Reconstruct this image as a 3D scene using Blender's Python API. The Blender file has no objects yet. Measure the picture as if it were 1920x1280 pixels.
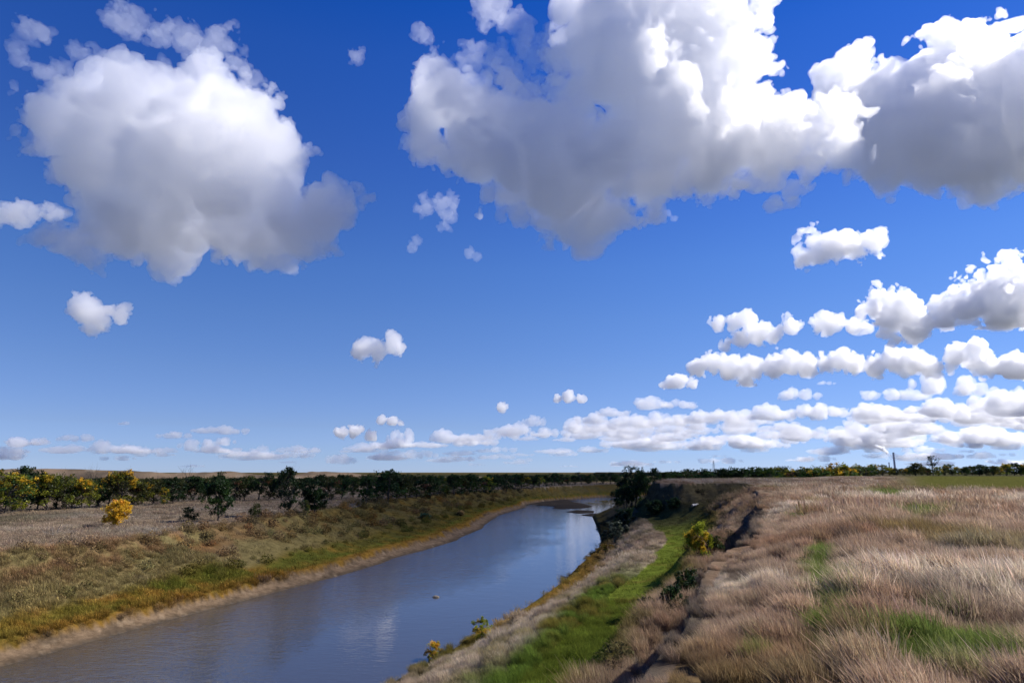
import bpy, bmesh, math, random
import numpy as np
import openvdb as vdb
from mathutils import Vector, Matrix, Euler

# ---------------------------------------------------------------- camera, sky, sun, exposure
S = bpy.context.scene
C = S.collection
R = math.radians
CAM_Z, PITCH, FPX = 11.0, R(10.8), 1280.0
cam_d = bpy.data.cameras.new('camera'); cam = bpy.data.objects.new('camera', cam_d); C.objects.link(cam)
cam.location = (0, 0, CAM_Z); cam.rotation_euler = (R(90) + PITCH, 0, 0)
cam_d.lens = 24; cam_d.sensor_width = 36; cam_d.clip_start = 0.1; cam_d.clip_end = 100000
S.camera = cam
SUN_AZ, SUN_EL = R(70), R(40)          # azimuth clockwise from the view direction (+Y)
sun_dir = Vector((math.sin(SUN_AZ)*math.cos(SUN_EL), math.cos(SUN_AZ)*math.cos(SUN_EL), math.sin(SUN_EL)))
sd = bpy.data.lights.new('sun', 'SUN'); sd.energy = 5.0; sd.angle = R(0.5); sd.color = (1.0, 0.95, 0.88)
sun = bpy.data.objects.new('sun', sd); C.objects.link(sun)
sun.rotation_euler = sun_dir.to_track_quat('Z', 'Y').to_euler()
W = bpy.data.worlds.new('World'); S.world = W; W.use_nodes = True
wn = W.node_tree; wn.nodes.clear()
sky = wn.nodes.new('ShaderNodeTexSky'); sky.sky_type = 'NISHITA'; sky.sun_disc = False
sky.sun_elevation = SUN_EL; sky.sun_rotation = SUN_AZ; sky.altitude = 0; sky.air_density = 1.0
sky.dust_density = 0.0; sky.ozone_density = 3.0
sx = wn.nodes.new('ShaderNodeMix'); sx.data_type = 'RGBA'; sx.blend_type = 'MULTIPLY'; sx.inputs[0].default_value = 1
tcw = wn.nodes.new('ShaderNodeTexCoord'); sep = wn.nodes.new('ShaderNodeSeparateXYZ'); rmp = wn.nodes.new('ShaderNodeValToRGB')   # the deep clean air of a dry autumn day, by height above the horizon
stops = [(0.003, (0.50, 0.72, 1.72)), (0.018, (0.50, 0.68, 1.47)), (0.063, (0.57, 0.65, 1.13)), (0.138, (0.72, 0.74, 1.07)), (0.213, (0.80, 0.81, 1.10)), (0.287, (0.80, 0.84, 1.16)), (0.425, (0.62, 0.74, 1.22)), (0.544, (0.42, 0.70, 1.28)), (0.60, (0.22, 0.63, 1.28))]
for i, (p, c) in enumerate(stops):
    e = rmp.color_ramp.elements[i] if i < 2 else rmp.color_ramp.elements.new(p)
    e.position = p; e.color = (*c, 1)
wn.links.new(tcw.outputs['Generated'], sep.inputs[0]); wn.links.new(sep.outputs['Z'], rmp.inputs[0]); wn.links.new(rmp.outputs[0], sx.inputs[7])
hs = wn.nodes.new('ShaderNodeHueSaturation'); hs.inputs['Saturation'].default_value = 1.25; hs.inputs['Hue'].default_value = 0.505
bg = wn.nodes.new('ShaderNodeBackground'); bg.inputs['Strength'].default_value = 0.075
wo = wn.nodes.new('ShaderNodeOutputWorld')
wn.links.new(sky.outputs[0], hs.inputs['Color']); wn.links.new(hs.outputs[0], sx.inputs[6]); wn.links.new(sx.outputs[2], bg.inputs['Color']); wn.links.new(bg.outputs[0], wo.inputs['Surface'])
S.view_settings.view_transform = 'Standard'; S.view_settings.look = 'None'; S.view_settings.exposure = 0.47
cy = S.cycles
cy.max_bounces = 48; cy.volume_bounces = 44; cy.diffuse_bounces = 2; cy.glossy_bounces = 2; cy.transparent_max_bounces = 12; cy.transmission_bounces = 2
cy.use_denoising = True
cy.caustics_reflective = False; cy.caustics_refractive = False

# ---------------------------------------------------------------- helpers
def ray(px, py):
    """Unit direction seen at a pixel of the 1920 x 1280 photograph."""
    a, b = (px - 960) / FPX, (640 - py) / FPX
    v = Vector((a, math.cos(PITCH) - b * math.sin(PITCH), math.sin(PITCH) + b * math.cos(PITCH)))
    return v.normalized()
def at(px, py, z):
    d = ray(px, py); t = (z - CAM_Z) / d.z
    return Vector((d.x * t, d.y * t, z))
def tag(o, label=None, cat=None, group=None, kind=None):
    for k, v in (('label', label), ('category', cat), ('group', group), ('kind', kind)):
        if v: o[k] = v
    return o
def mesh_obj(name, verts, faces, mat=None, parent=None, smooth=False):
    me = bpy.data.meshes.new(name)
    verts = np.asarray(verts, np.float32).reshape(-1, 3); faces = np.asarray(faces, np.int32)
    me.vertices.add(len(verts)); me.vertices.foreach_set('co', verts.ravel())
    n, k = faces.shape
    me.loops.add(n * k); me.loops.foreach_set('vertex_index', faces.ravel())
    me.polygons.add(n); me.polygons.foreach_set('loop_start', np.arange(0, n * k, k, dtype=np.int32))
    if smooth: me.polygons.foreach_set('use_smooth', np.ones(n, bool))
    me.update(calc_edges=True)
    if mat: me.materials.append(mat)
    o = bpy.data.objects.new(name, me); C.objects.link(o)
    if parent: o.parent = parent
    return o
# ---------------------------------------------------------------- terrain: one sheet, shaped by the banks of the river
def P2(pts, z=None): return [tuple(at(p[0], p[1], z)[:2]) for p in pts]
LW = [(-60, -120), (-44, -20), (-36, 15)] + P2([(0, 1250), (300, 1166), (470, 1122), (640, 1078), (715, 1056), (738, 1046), (800, 1030), (858, 1012), (862, 1008), (905, 990), (908, 984), (935, 966), (985, 951), (985, 945), (1040, 938), (1140, 931)], 0.0) + [(95, 306), (150, 312)]
LE = [(-95, -120), (-75, -20), (-60, 15)] + P2([(0, 1034), (200, 1014), (400, 984), (520, 966), (640, 948), (800, 928), (960, 915), (1060, 911), (1150, 907)], 5.0) + [(110, 342), (150, 352), (185, 400), (590, 5000)]
RW = [(-38, -120), (-22, -15), (-14, 10)] + P2([(560, 1400), (720, 1290), (880, 1200), (960, 1156), (1045, 1098), (1088, 1058), (1130, 1020), (1119, 988), (1110, 968), (1150, 950), (1162, 940)], 0.0) + [(70, 268), (120, 280), (150, 285)]
RB = [(-26, -120), (-10, -15), (-5.5, 5)] + P2([(985, 1280), (1085, 1180), (1165, 1110), (1222, 1050), (1252, 1010)], 4.0) + [(18.5, 95), (20, 110), (22, 125), (26, 150), (31, 175), (40, 205), (52, 235), (78, 252), (120, 268), (152, 290)]
RE = [(-14, -120), (-3.5, -15), (-0.6, 0)] + P2([(1235, 1280), (1330, 1120), (1425, 1010), (1442, 960), (1432, 930), (1416, 912), (1402, 906)], 9.2) + [(33, 116), (27, 111), (24, 113), (26, 128), (32, 150), (40, 180), (55, 210), (85, 232), (140, 246), (165, 300), (190, 400), (600, 5000)]
CL_L = LE + [(-6000, 5000), (-6000, -120)]; CL_R = RE + [(6000, 5000), (6000, -120)]
CL_W = LW + RW[::-1]; CL_B = RB + [(190, 400), (600, 5000), (6000, 5000), (6000, -120)]
def inside(x, y, poly):
    r = np.zeros(x.shape, bool); n = len(poly)
    for i in range(n):
        (x1, y1), (x2, y2) = poly[i], poly[(i + 1) % n]
        if y1 == y2: continue
        c = ((y1 > y) != (y2 > y)) & (x < (x2 - x1) * (y - y1) / (y2 - y1) + x1); r ^= c
    return r
def dist(x, y, line):
    d = np.full(x.shape, 1e9, np.float64)
    for (x1, y1), (x2, y2) in zip(line[:-1], line[1:]):
        dx, dy = x2 - x1, y2 - y1; t = np.clip(((x - x1) * dx + (y - y1) * dy) / (dx * dx + dy * dy), 0, 1)
        d = np.minimum(d, (x - x1 - t * dx)**2 + (y - y1 - t * dy)**2)
    return np.sqrt(d)
def sm(a, b, v):
    t = np.clip((v - a) / (b - a), 0, 1); return t * t * (3 - 2 * t)
def hash2(i, j, s):
    h = np.sin(i * 127.1 + j * 311.7 + s * 74.7) * 43758.5453; return h - np.floor(h)
def vn(x, y, s=0):
    """value noise, -1..1, one feature per unit"""
    i, j = np.floor(x), np.floor(y); u, v = x - i, y - j; u = u*u*(3-2*u); v = v*v*(3-2*v)
    a, b, c, d = hash2(i, j, s), hash2(i+1, j, s), hash2(i, j+1, s), hash2(i+1, j+1, s)
    return ((a*(1-u)+b*u)*(1-v) + (c*(1-u)+d*u)*v) * 2 - 1
def fb(x, y, s=0, o=4):
    r, a, f = 0, 1.0, 1.0
    for k in range(o): r = r + a * vn(x*f, y*f, s + k*13); a *= 0.5; f *= 2.03
    return r / 1.9
def land(x, y):
    """height and zone weights of the ground at world x, y (arrays)"""
    x = np.asarray(x, np.float64); y = np.asarray(y, np.float64)
    wa = np.where((x > -8) & (np.abs(y) < 200), np.interp(y, [18, 40], [.35, .9]), .9); wx = x + wa * fb(x/7, y/7, 50, 3); wy = y + wa * fb(x/7, y/7, 60, 3)
    iw = inside(x, y, CL_W); il = inside(wx, wy, CL_L); ir = inside(wx, wy, CL_R); ib = inside(wx, wy, CL_B)
    dlw, drw = dist(x, y, LW), dist(x, y, RW); dle, dre, drb = dist(wx, wy, LE), dist(wx, wy, RE), dist(wx, wy, RB)
    far = np.hypot(x, y)
    zl = 5 + 4.2 * sm(60, 220, x) * sm(330, 420, y) + (0.22 * fb(x/9, y/9, 1) + 0.10 * fb(x/1.5, y/1.5, 3, 3)) * sm(0, 6, dle) - 0.0075 * np.maximum(far - 480, 0) * sm(.45, .2, x / np.maximum(y, 1)) * (far < 2600) - 15.9 * (far >= 2600) * sm(.45, .2, x / np.maximum(y, 1))
    zr = 9.2 + (0.10 * fb(x/5, y/5, 7) + 0.05 * fb(x/0.8, y/0.8, 9, 3)) * sm(0, 2, dre) + 0.8 * sm(120, 155, y) * sm(185, 160, y) * sm(60, 75, x) * sm(170, 120, x)
    ul = dlw / (dlw + dle + 1e-6); n1 = fb(x/6, y/6, 11, 4); n2 = fb(x/1.6, y/1.6, 12, 3)
    zbl = 0.5 * np.clip(ul / .12, 0, 1) + 0.5 * sm(.11, .15, ul) + 3.2 * sm(.15, .98, ul + n1 * .05) + 0.8 * sm(.80, .93, ul + n1 * .09) + (n1 * .3 + n2 * .14) * sm(.16, .4, ul) * sm(1, .85, ul)
    u1 = drw / (drw + drb + 1e-6)
    zbw = 0.5 * sm(0, .08, u1) + 3.5 * sm(0.05, 1, u1) + (fb(x/4, y/4, 15) * .35 + fb(x/1., y/1., 16, 3) * .1) * sm(0, .3, u1)
    u2 = drb / (drb + dre + 1e-6); g = fb(x/5, y/5, 21, 4) * .12 + fb(x/1.2, y/1.2, 22, 2) * .03
    nr = sm(60, 40, y); zbe = 4 + 0.35 * sm(0, .4, u2) + (2.30 + 2.15 * (1 - nr)) * sm(.25, .60 + .38 * (1 - nr), u2 + g * (1 + nr * -.2)) + (2.55 * nr + .4 * (1 - nr)) * sm(.925, .965, u2 + g * .25) + fb(x/2, y/2, 23, 4) * .22 * sm(0, .2, u2) * sm(1, .9, u2)
    lb = ~iw & ~il & ~ir & (dlw < drw); rb = ~iw & ~il & ~ir & ~lb
    z = np.where(iw, -np.where(dlw < drw, .25, .5) * np.minimum(np.minimum(dlw, drw), 4), 0.0)
    z = np.where(il, zl, z); z = np.where(ir, zr, z); z = np.where(lb, zbl, z)
    z = np.where(rb & ~ib, zbw, z); z = np.where(rb & ib, zbe, z)
    return z, dict(iw=iw, il=il, ir=ir, lb=lb, rw=rb & ~ib, rs=rb & ib, ul=ul, u1=u1, u2=u2 + g, dle=dle, dre=dre, dlw=dlw, drw=drw, drb=drb, far=far)
def zat(x, y): return float(land(np.array([x]), np.array([y]))[0][0])
def ground(px, py):
    """where the line of sight through a photograph pixel meets the ground"""
    d = ray(px, py); t = np.geomspace(3, 3000, 2500); x, y, z = d.x*t, d.y*t, CAM_Z + d.z*t
    h = np.maximum(land(x, y)[0], 0.0); k = np.argmax(z <= h)
    if z[k] > h[k]: k = len(t) - 1
    return Vector((x[k], y[k], h[k]))
PAL = {k: np.array(v) for k, v in dict(tan=(.26, .188, .126), straw=(.37, .305, .225), rust=(.185, .112, .066), orange=(.23, .10, .025), green=(.072, .105, .018), olive=(.135, .115, .026),
        sage=(.185, .165, .080), mud=(.14, .108, .076), mudwet=(.075, .062, .048), soil=(.12, .095, .07), dark=(.035, .034, .018), gold=(.24, .15, .035), lime=(.12, .17, .02), grey=(.25, .188, .125), field=(.115, .115, .03)).items()}
def mix(a, b, t): t = np.clip(t, 0, 1)[..., None]; return a * (1 - t) + b * t
def cover(x, y, zn, s=0):
    """colour of the plants (or bare ground) growing at a spot, cloud shade painted in on the far banks"""
    n1, n2, n3 = fb(x/8, y/8, 31 + s), fb(x/2.2, y/2.2, 33 + s), fb(x/22, y/22, 35 + s)
    c = np.zeros(x.shape + (3,)) + PAL['mudwet']
    # right plateau
    p1, p2, p3 = fb(x/3.2, y/4.5, 61, 5), fb(x/2.4 + 9, y/3.4, 63, 5), fb(x/5, y/8, 65, 5)
    cr = mix(PAL['tan'], PAL['straw'], sm(.02, .35, p1)); cr = mix(cr, PAL['rust'], sm(.02, .35, p2) * .85); cr = mix(cr, PAL['olive'] * .9, sm(.30, .55, p3) * .5); cr = mix(cr, PAL['soil'] * .7, sm(.3, .5, fb(x/1.3, y/1.8, 67, 4)) * .7)
    gp = 0
    for ex, ey, ew, eh in ((1735, 1248, 75, 26), (1850, 1255, 70, 30), (1565, 1150, 32, 45), (1545, 1070, 22, 30), (1740, 970, 42, 10), (1660, 925, 40, 5), (1430, 1225, 16, 16), (1500, 975, 22, 6), (1780, 1180, 20, 8)):
        q0, q1, q2 = at(ex, ey, 9.3), at(ex + ew * 1.15, ey, 9.3), at(ex, ey - eh * 1.3, 9.3)
        gp = np.maximum(gp, sm(1.25, .55, np.hypot((x - q0.x - (y - q0.y) * q0.x / q0.y) / (q1.x - q0.x), (y - q0.y) / (q2.y - q0.y)) + n2 * .45))
    cr = mix(cr, PAL['green'] * 1.15, gp * .9)
    fl = sm(62, 80, y + n1 * 5 - (x - 40) * .25) * sm(.52, .60, x / np.maximum(y, 1) + n3 * .01)
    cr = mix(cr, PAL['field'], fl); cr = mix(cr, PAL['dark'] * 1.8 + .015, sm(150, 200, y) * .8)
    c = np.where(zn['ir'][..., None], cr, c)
    # left meadow
    cl = mix(PAL['grey'], PAL['straw'] * .85, sm(.0, .6, n1 + .3 * n2)); cl = mix(cl, PAL['dark'] * 2.2, sm(.1, .6, -n3 + .3 * n2) * .55)
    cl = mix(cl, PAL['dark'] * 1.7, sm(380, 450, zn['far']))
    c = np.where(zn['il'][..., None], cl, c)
    # left bank
    u = zn['ul'] + n2 * .05
    b = mix(PAL['mudwet'], PAL['mud'], sm(.0, .05, zn['ul'] - .03 * (n2 + .3))); b = mix(b, PAL['mudwet'] * .9, sm(.1, .5, fb(x/1.1, y/2.2, 46, 5)) * .7); b = mix(b, PAL['straw'] * .6, sm(.3, .5, fb(x/.7, y/.9, 47, 4)) * .5); b = mix(b, PAL['gold'] * .8, sm(.115, .14, u)); b = mix(b, PAL['olive'], sm(.15, .22, u + n1 * .07))
    b = mix(b, mix(PAL['green'] * 1.1, mix(PAL['olive'] * 1.1, PAL['gold'], sm(-.1, .5, n2)), .5 + n1 + n2 * .6), sm(.17, .24, u) * sm(.48, .36, u)); b = mix(b, PAL['sage'], sm(.38, .5, u + n1 * .12)); b = mix(b, PAL['rust'], sm(.55, .75, u + n1 * .15) * sm(.0, .6, n2 + .25) * .7)
    b = mix(b, PAL['orange'], sm(.7, .85, u + n2 * .1) * sm(.3, .6, n1 + n2 * .5) * .5); b = mix(b, PAL['soil'], sm(.35, .6, fb(x/3, y/3, 44)) * sm(.3, .5, u) * .8); b = mix(b, PAL['tan'], sm(.9, 1., u))
    b = mix(b, mix(PAL['dark'] * 1.6, PAL['olive'] * .7, .5 + n2), sm(60, 120, y) * .75 * sm(.2, .3, u))  # cloud shade painted into the plant colours farther up the river
    b = b * np.array((1.16, 1.04, .9))
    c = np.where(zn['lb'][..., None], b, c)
    # right lower slope
    u = zn['u1'] + n2 * .08
    w = mix(PAL['mudwet'], PAL['olive'], sm(.0, .1, u)); w = mix(w, PAL['gold'], sm(.05, .15, u) * sm(40, 50, y) * sm(.6, .3, u)); w = mix(w, mix(mix(PAL['straw'], PAL['tan'], .5 + n1), mix(PAL['olive'], PAL['soil'], .5 + n1), sm(.0, .4, fb(x/1.8, y/3, 68, 5)) * .75), sm(.2, .45, u + sm(50, 30, y) * .3))
    w = mix(w, PAL['dark'] * 1.6, sm(88, 110, y + n1 * 5) * .85)  # far slope: dark plants, with cloud shade painted into their colour too
    w = mix(w, mix(PAL['green'] * 1.35, PAL['olive'], sm(-.2, .4, n2)), sm(.72, .86, u + n1 * .15) * sm(60, 42, y))
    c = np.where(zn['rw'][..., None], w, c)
    u = zn['u2'] + n2 * .05
    s_ = mix(PAL['green'] * np.array((1.85, 1.6, 1.4)), PAL['olive'] * 1.15, sm(.1, .55, n2 + n1 * .4) * .75); s_ = mix(s_, PAL['olive'], sm(.42, .54, u)); s_ = mix(s_, mix(PAL['tan'], PAL['rust'], .5 + n1), sm(.52, .64, u)); s_ = mix(s_, PAL['soil'] * 1.0, sm(.73, .80, u) * sm(60, 40, y) * sm(1.02, .97, u))
    s_ = mix(s_, PAL['dark'] * 1.5, sm(72, 98, y + n1 * 4) * .85)  # far bench and bluff: cloud shade put into the ground colour
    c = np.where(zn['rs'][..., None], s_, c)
    return c
def colour_attr(me, col, dom='POINT'):
    a = me.attributes.new('col', 'FLOAT_COLOR', dom); q = np.ones((len(col), 4), np.float32); q[:, :3] = col; a.data.foreach_set('color', q.ravel())
def terrain_material():
    m = bpy.data.materials.new('ground'); m.use_nodes = True; t = m.node_tree; b = t.nodes['Principled BSDF']
    a = t.nodes.new('ShaderNodeAttribute'); a.attribute_name = 'col'
    tc = t.nodes.new('ShaderNodeTexCoord'); n = t.nodes.new('ShaderNodeTexNoise'); n.inputs['Scale'].default_value = 1.3; n.inputs['Detail'].default_value = 9; n.inputs['Roughness'].default_value = .75
    t.links.new(tc.outputs['Object'], n.inputs['Vector'])
    r = t.nodes.new('ShaderNodeMapRange'); r.inputs[1].default_value = .3; r.inputs[2].default_value = .7; r.inputs[3].default_value = .45; r.inputs[4].default_value = 1.45
    t.links.new(n.outputs['Fac'], r.inputs[0])
    mx = t.nodes.new('ShaderNodeMix'); mx.data_type = 'RGBA'; mx.blend_type = 'MULTIPLY'; mx.inputs[0].default_value = 1
    t.links.new(a.outputs['Color'], mx.inputs[6]); t.links.new(r.outputs[0], mx.inputs[7]); t.links.new(mx.outputs[2], b.inputs['Base Color'])
    b.inputs['Roughness'].default_value = .95; b.inputs['Specular IOR Level'].default_value = 0
    bp = t.nodes.new('ShaderNodeBump'); bp.inputs['Strength'].default_value = .6; bp.inputs['Distance'].default_value = .12; t.links.new(n.outputs['Fac'], bp.inputs['Height']); t.links.new(bp.outputs[0], b.inputs['Normal'])
    return m
def build_terrain():
    az = np.radians(np.concatenate([np.arange(-180, -46, 3.0), np.linspace(-46, 46, 1000), np.arange(49, 181, 3.0)]))
    rr = np.geomspace(1.2, 9000, 960)
    A, Rr = np.meshgrid(az, rr); x, y = Rr * np.sin(A), Rr * np.cos(A)
    z, zn = land(x.ravel(), y.ravel()); zz = z.reshape(x.shape)
    c = cover(x.ravel(), y.ravel(), zn) * np.where(zn['iw'] | (zn['ul'] < .11), 1.0, .72)[:, None]
    nr, na = x.shape; i = np.arange(nr * na).reshape(nr, na)
    f = np.stack([i[:-1, :-1], i[:-1, 1:], i[1:, 1:], i[1:, :-1]], -1).reshape(-1, 4)[:, ::-1]
    o = mesh_obj('ground', np.stack([x.ravel(), y.ravel(), z], -1), f, terrain_material(), smooth=True)
    colour_attr(o.data, c); tag(o, kind='structure'); return o
build_terrain()

# ---------------------------------------------------------------- river water
def water_material():
    m = bpy.data.materials.new('river water'); m.use_nodes = True; t = m.node_tree; b = t.nodes['Principled BSDF']
    b.inputs['Base Color'].default_value = (.05, .044, .037, 1); b.inputs['Roughness'].default_value = .04; b.inputs['IOR'].default_value = 1.7; b.inputs['Specular IOR Level'].default_value = .5
    tc = t.nodes.new('ShaderNodeTexCoord')
    def noise(sc, det, st):
        mp = t.nodes.new('ShaderNodeMapping'); mp.inputs['Scale'].default_value = st; mp.inputs['Rotation'].default_value = (0, 0, .35); t.links.new(tc.outputs['Object'], mp.inputs['Vector'])
        n = t.nodes.new('ShaderNodeTexNoise'); n.inputs['Scale'].default_value = sc; n.inputs['Detail'].default_value = det; n.inputs['Roughness'].default_value = .6; t.links.new(mp.outputs[0], n.inputs['Vector']); return n
    a, c2, k = noise(1.5, 3, (1, 1.9, 1)), noise(.5, 2, (1, 1.5, 1)), noise(.05, 3, (1.6, .7, 1))
    ad = t.nodes.new('ShaderNodeMath'); ad.operation = 'ADD'; t.links.new(a.outputs['Fac'], ad.inputs[0]); t.links.new(c2.outputs['Fac'], ad.inputs[1])
    at_ = t.nodes.new('ShaderNodeAttribute'); at_.attribute_name = 'ripple'
    sub = t.nodes.new('ShaderNodeMath'); sub.operation = 'MULTIPLY_ADD'; t.links.new(k.outputs['Fac'], sub.inputs[0]); sub.inputs[1].default_value = 1.2; t.links.new(at_.outputs['Fac'], sub.inputs[2])
    mr = t.nodes.new('ShaderNodeMapRange'); mr.inputs[1].default_value = .85; mr.inputs[2].default_value = 1.35; mr.inputs[3].default_value = .10; mr.inputs[4].default_value = .65; t.links.new(sub.outputs[0], mr.inputs[0])
    bp = t.nodes.new('ShaderNodeBump'); bp.inputs['Distance'].default_value = .10; t.links.new(mr.outputs[0], bp.inputs['Strength']); t.links.new(ad.outputs[0], bp.inputs['Height']); t.links.new(bp.outputs[0], b.inputs['Normal'])
    return m
def build_water():
    ys = np.concatenate([np.arange(-100, 0, 10.), np.arange(0, 330, 1.5)]); xs = np.arange(-64, 160, 1.5)
    X, Y = np.meshgrid(xs, ys); nr, na = X.shape; i = np.arange(nr * na).reshape(nr, na)
    f = np.stack([i[:-1, :-1], i[:-1, 1:], i[1:, 1:], i[1:, :-1]], -1).reshape(-1, 4)
    x, y = X.ravel(), Y.ravel(); dl, dr = dist(x, y, LW), dist(x, y, RW); near = inside(x, y, CL_W) | (np.minimum(dl, dr) < 5)
    f = f[near[f].all(1)]
    o = mesh_obj('river_water', np.stack([x, y, 0 * x], -1), f, water_material(), smooth=True)
    a = o.data.attributes.new('ripple', 'FLOAT', 'POINT'); a.data.foreach_set('value', (sm(.0, .75, dr / (dl + dr + .01)) * .75).astype(np.float32))
    tag(o, kind='structure')
build_water()
def sandbar(name, pts, seed):
    p = np.array(P2(pts, 0.05)); n = 4; ring = []
    q = [p[i] + (p[(i+1) % len(p)] - p[i]) * k / n for i in range(len(p)) for k in range(n)]; q = np.array(q); c = q.mean(0)
    q = q + np.stack([fb(q[:, 0]/4, q[:, 1]/6, seed), fb(q[:, 0]/4, q[:, 1]/6, seed + 5)], -1) * np.array((.5, 1.5))
    v, f = [], []; m = len(q)
    for s_, z in ((1.0, -.1), (.97, .06), (.8, .16), (.4, .28), (.02, .32)): v += [(c[0] + (a[0]-c[0])*s_, c[1] + (a[1]-c[1])*s_, z) for a in q]
    for k in range(4): f += [(k*m+i, k*m+(i+1) % m, (k+1)*m+(i+1) % m, (k+1)*m+i) for i in range(m)]
    o = mesh_obj(name, v, f, MUD, smooth=True); colour_attr(o.data, np.tile(PAL['mudwet'] * .7, (len(v), 1))); return tag(o, kind='structure')
MUD = bpy.data.materials['ground']
sandbar('sandbar', [(1003, 947), (1020, 941), (1045, 938), (1075, 940), (1100, 945), (1112, 949), (1095, 952), (1055, 954), (1035, 953), (1040, 949)], 3)
sandbar('sandbar', [(985, 946), (1010, 941), (1060, 936), (1085, 938), (1060, 940), (1030, 943)], 4)
sandbar('sandbar', [(1063, 959), (1080, 956), (1115, 957), (1112, 961), (1085, 962)], 5)
sandbar('sandbar', [(1090, 965), (1118, 962), (1125, 965), (1110, 967)], 6)
# far hills behind the left trees
def hills():
    px = np.arange(-260, 1000, 6.0); prof = np.interp(px, [-260, -100, 0, 60, 130, 200, 260, 330, 400, 440, 480, 540, 565, 590, 640, 668, 700, 760, 1000], [880, 881, 884, 881.5, 881.5, 884, 885, 890, 888, 886.5, 891, 898, 892, 887, 887.5, 889, 894, 896, 897])
    D = 2300.; v = []; rows = [(-500, -3), (-260, .25), (-120, .7), (0, 1.0), (200, .9), (600, -.5)]
    n = len(px)
    for k, (dy, hfac) in enumerate(rows):
        for i, p in enumerate(px):
            h = 14 + 11 + (884 - prof[i]) / FPX * D + 4 + float(vn(np.array([p/14.]), np.array([k*1.7]), 3)[0]) * 1.2; d = D + dy + 40 * float(vn(np.array([p/30.]), np.array([k*2.]), 8)[0])
            v.append(((p - 960) / FPX * d, d, -14 + h * hfac if hfac < 1 else -14 + h))
    v = np.array(v); v[:, 2] += np.where(v[:, 2] > -13, 2, 0)
    f = [(k*n+i, k*n+i+1, (k+1)*n+i+1, (k+1)*n+i) for k in range(len(rows)-1) for i in range(n-1)]
    o = mesh_obj('hills', v, f, MUD, smooth=True)
    x, y = v[:, 0], v[:, 1]; c = mix(PAL['tan'] * .75, PAL['soil'] * .7, sm(-.2, .5, fb(x/90, y/60, 3))); c = mix(c, np.array((.27, .23, .18)), sm(.35, .6, fb(x/40, y/90, 9))); colour_attr(o.data, c)
    tag(o, kind='structure')
hills()
# ---------------------------------------------------------------- plants
def leaf_material(name, trans=.35, obj_tint=False, inst=False, rough=.8, var=.5):
    m = bpy.data.materials.new(name); m.use_nodes = True; t = m.node_tree; t.nodes.clear()
    a = t.nodes.new('ShaderNodeAttribute'); a.attribute_name = 'col'; c = a.outputs['Color']
    def mul(x, y):
        k = t.nodes.new('ShaderNodeMix'); k.data_type = 'RGBA'; k.blend_type = 'MULTIPLY'; k.inputs[0].default_value = 1; t.links.new(x, k.inputs[6]); t.links.new(y, k.inputs[7]); return k.outputs[2]
    if inst:
        b = t.nodes.new('ShaderNodeAttribute'); b.attribute_type = 'INSTANCER'; b.attribute_name = 'icol'; c = mul(c, b.outputs['Color'])
    if obj_tint:
        b = t.nodes.new('ShaderNodeObjectInfo'); c = mul(c, b.outputs['Color'])
    d = t.nodes.new('ShaderNodeBsdfDiffuse'); tr = t.nodes.new('ShaderNodeBsdfTranslucent'); mx = t.nodes.new('ShaderNodeMixShader'); mx.inputs[0].default_value = trans
    g = t.nodes.new('ShaderNodeBsdfGlossy'); g.inputs['Roughness'].default_value = .45; g.inputs['Color'].default_value = (1, 1, 1, 1); m2 = t.nodes.new('ShaderNodeMixShader'); m2.inputs[0].default_value = 0 if inst else .012
    o = t.nodes.new('ShaderNodeOutputMaterial'); t.links.new(c, d.inputs['Color']); t.links.new(c, tr.inputs['Color']); t.links.new(d.outputs[0], mx.inputs[1]); t.links.new(tr.outputs[0], mx.inputs[2])
    t.links.new(mx.outputs[0], m2.inputs[1]); t.links.new(g.outputs[0], m2.inputs[2]); t.links.new(m2.outputs[0], o.inputs['Surface'])
    return m
GRASS = leaf_material('grass blades', .35, inst=True)
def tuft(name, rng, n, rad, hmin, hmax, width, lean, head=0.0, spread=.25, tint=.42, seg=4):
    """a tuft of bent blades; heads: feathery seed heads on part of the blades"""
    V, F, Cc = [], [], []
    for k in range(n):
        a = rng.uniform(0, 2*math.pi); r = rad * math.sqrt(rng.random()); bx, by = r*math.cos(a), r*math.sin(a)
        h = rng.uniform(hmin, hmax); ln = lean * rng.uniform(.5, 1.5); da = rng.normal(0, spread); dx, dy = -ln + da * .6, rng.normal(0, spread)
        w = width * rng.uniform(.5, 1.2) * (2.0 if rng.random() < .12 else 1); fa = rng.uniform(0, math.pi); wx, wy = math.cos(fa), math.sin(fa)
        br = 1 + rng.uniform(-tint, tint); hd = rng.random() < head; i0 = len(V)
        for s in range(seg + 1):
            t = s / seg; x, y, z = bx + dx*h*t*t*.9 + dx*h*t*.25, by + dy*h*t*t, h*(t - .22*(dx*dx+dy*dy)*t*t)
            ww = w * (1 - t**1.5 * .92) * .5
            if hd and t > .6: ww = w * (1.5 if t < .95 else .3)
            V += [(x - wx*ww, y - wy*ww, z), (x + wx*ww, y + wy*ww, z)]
            cc = br * (.42 + .58 * min(1, t * 1.7)); hc = 1.18 if hd and t > .55 else 1.0  # blade feet darkened: the tuft's self-shadowing put into the colour
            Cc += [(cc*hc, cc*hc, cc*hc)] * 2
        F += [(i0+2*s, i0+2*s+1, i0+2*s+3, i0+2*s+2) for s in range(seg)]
    return proto(name, V, F, Cc)
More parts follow.
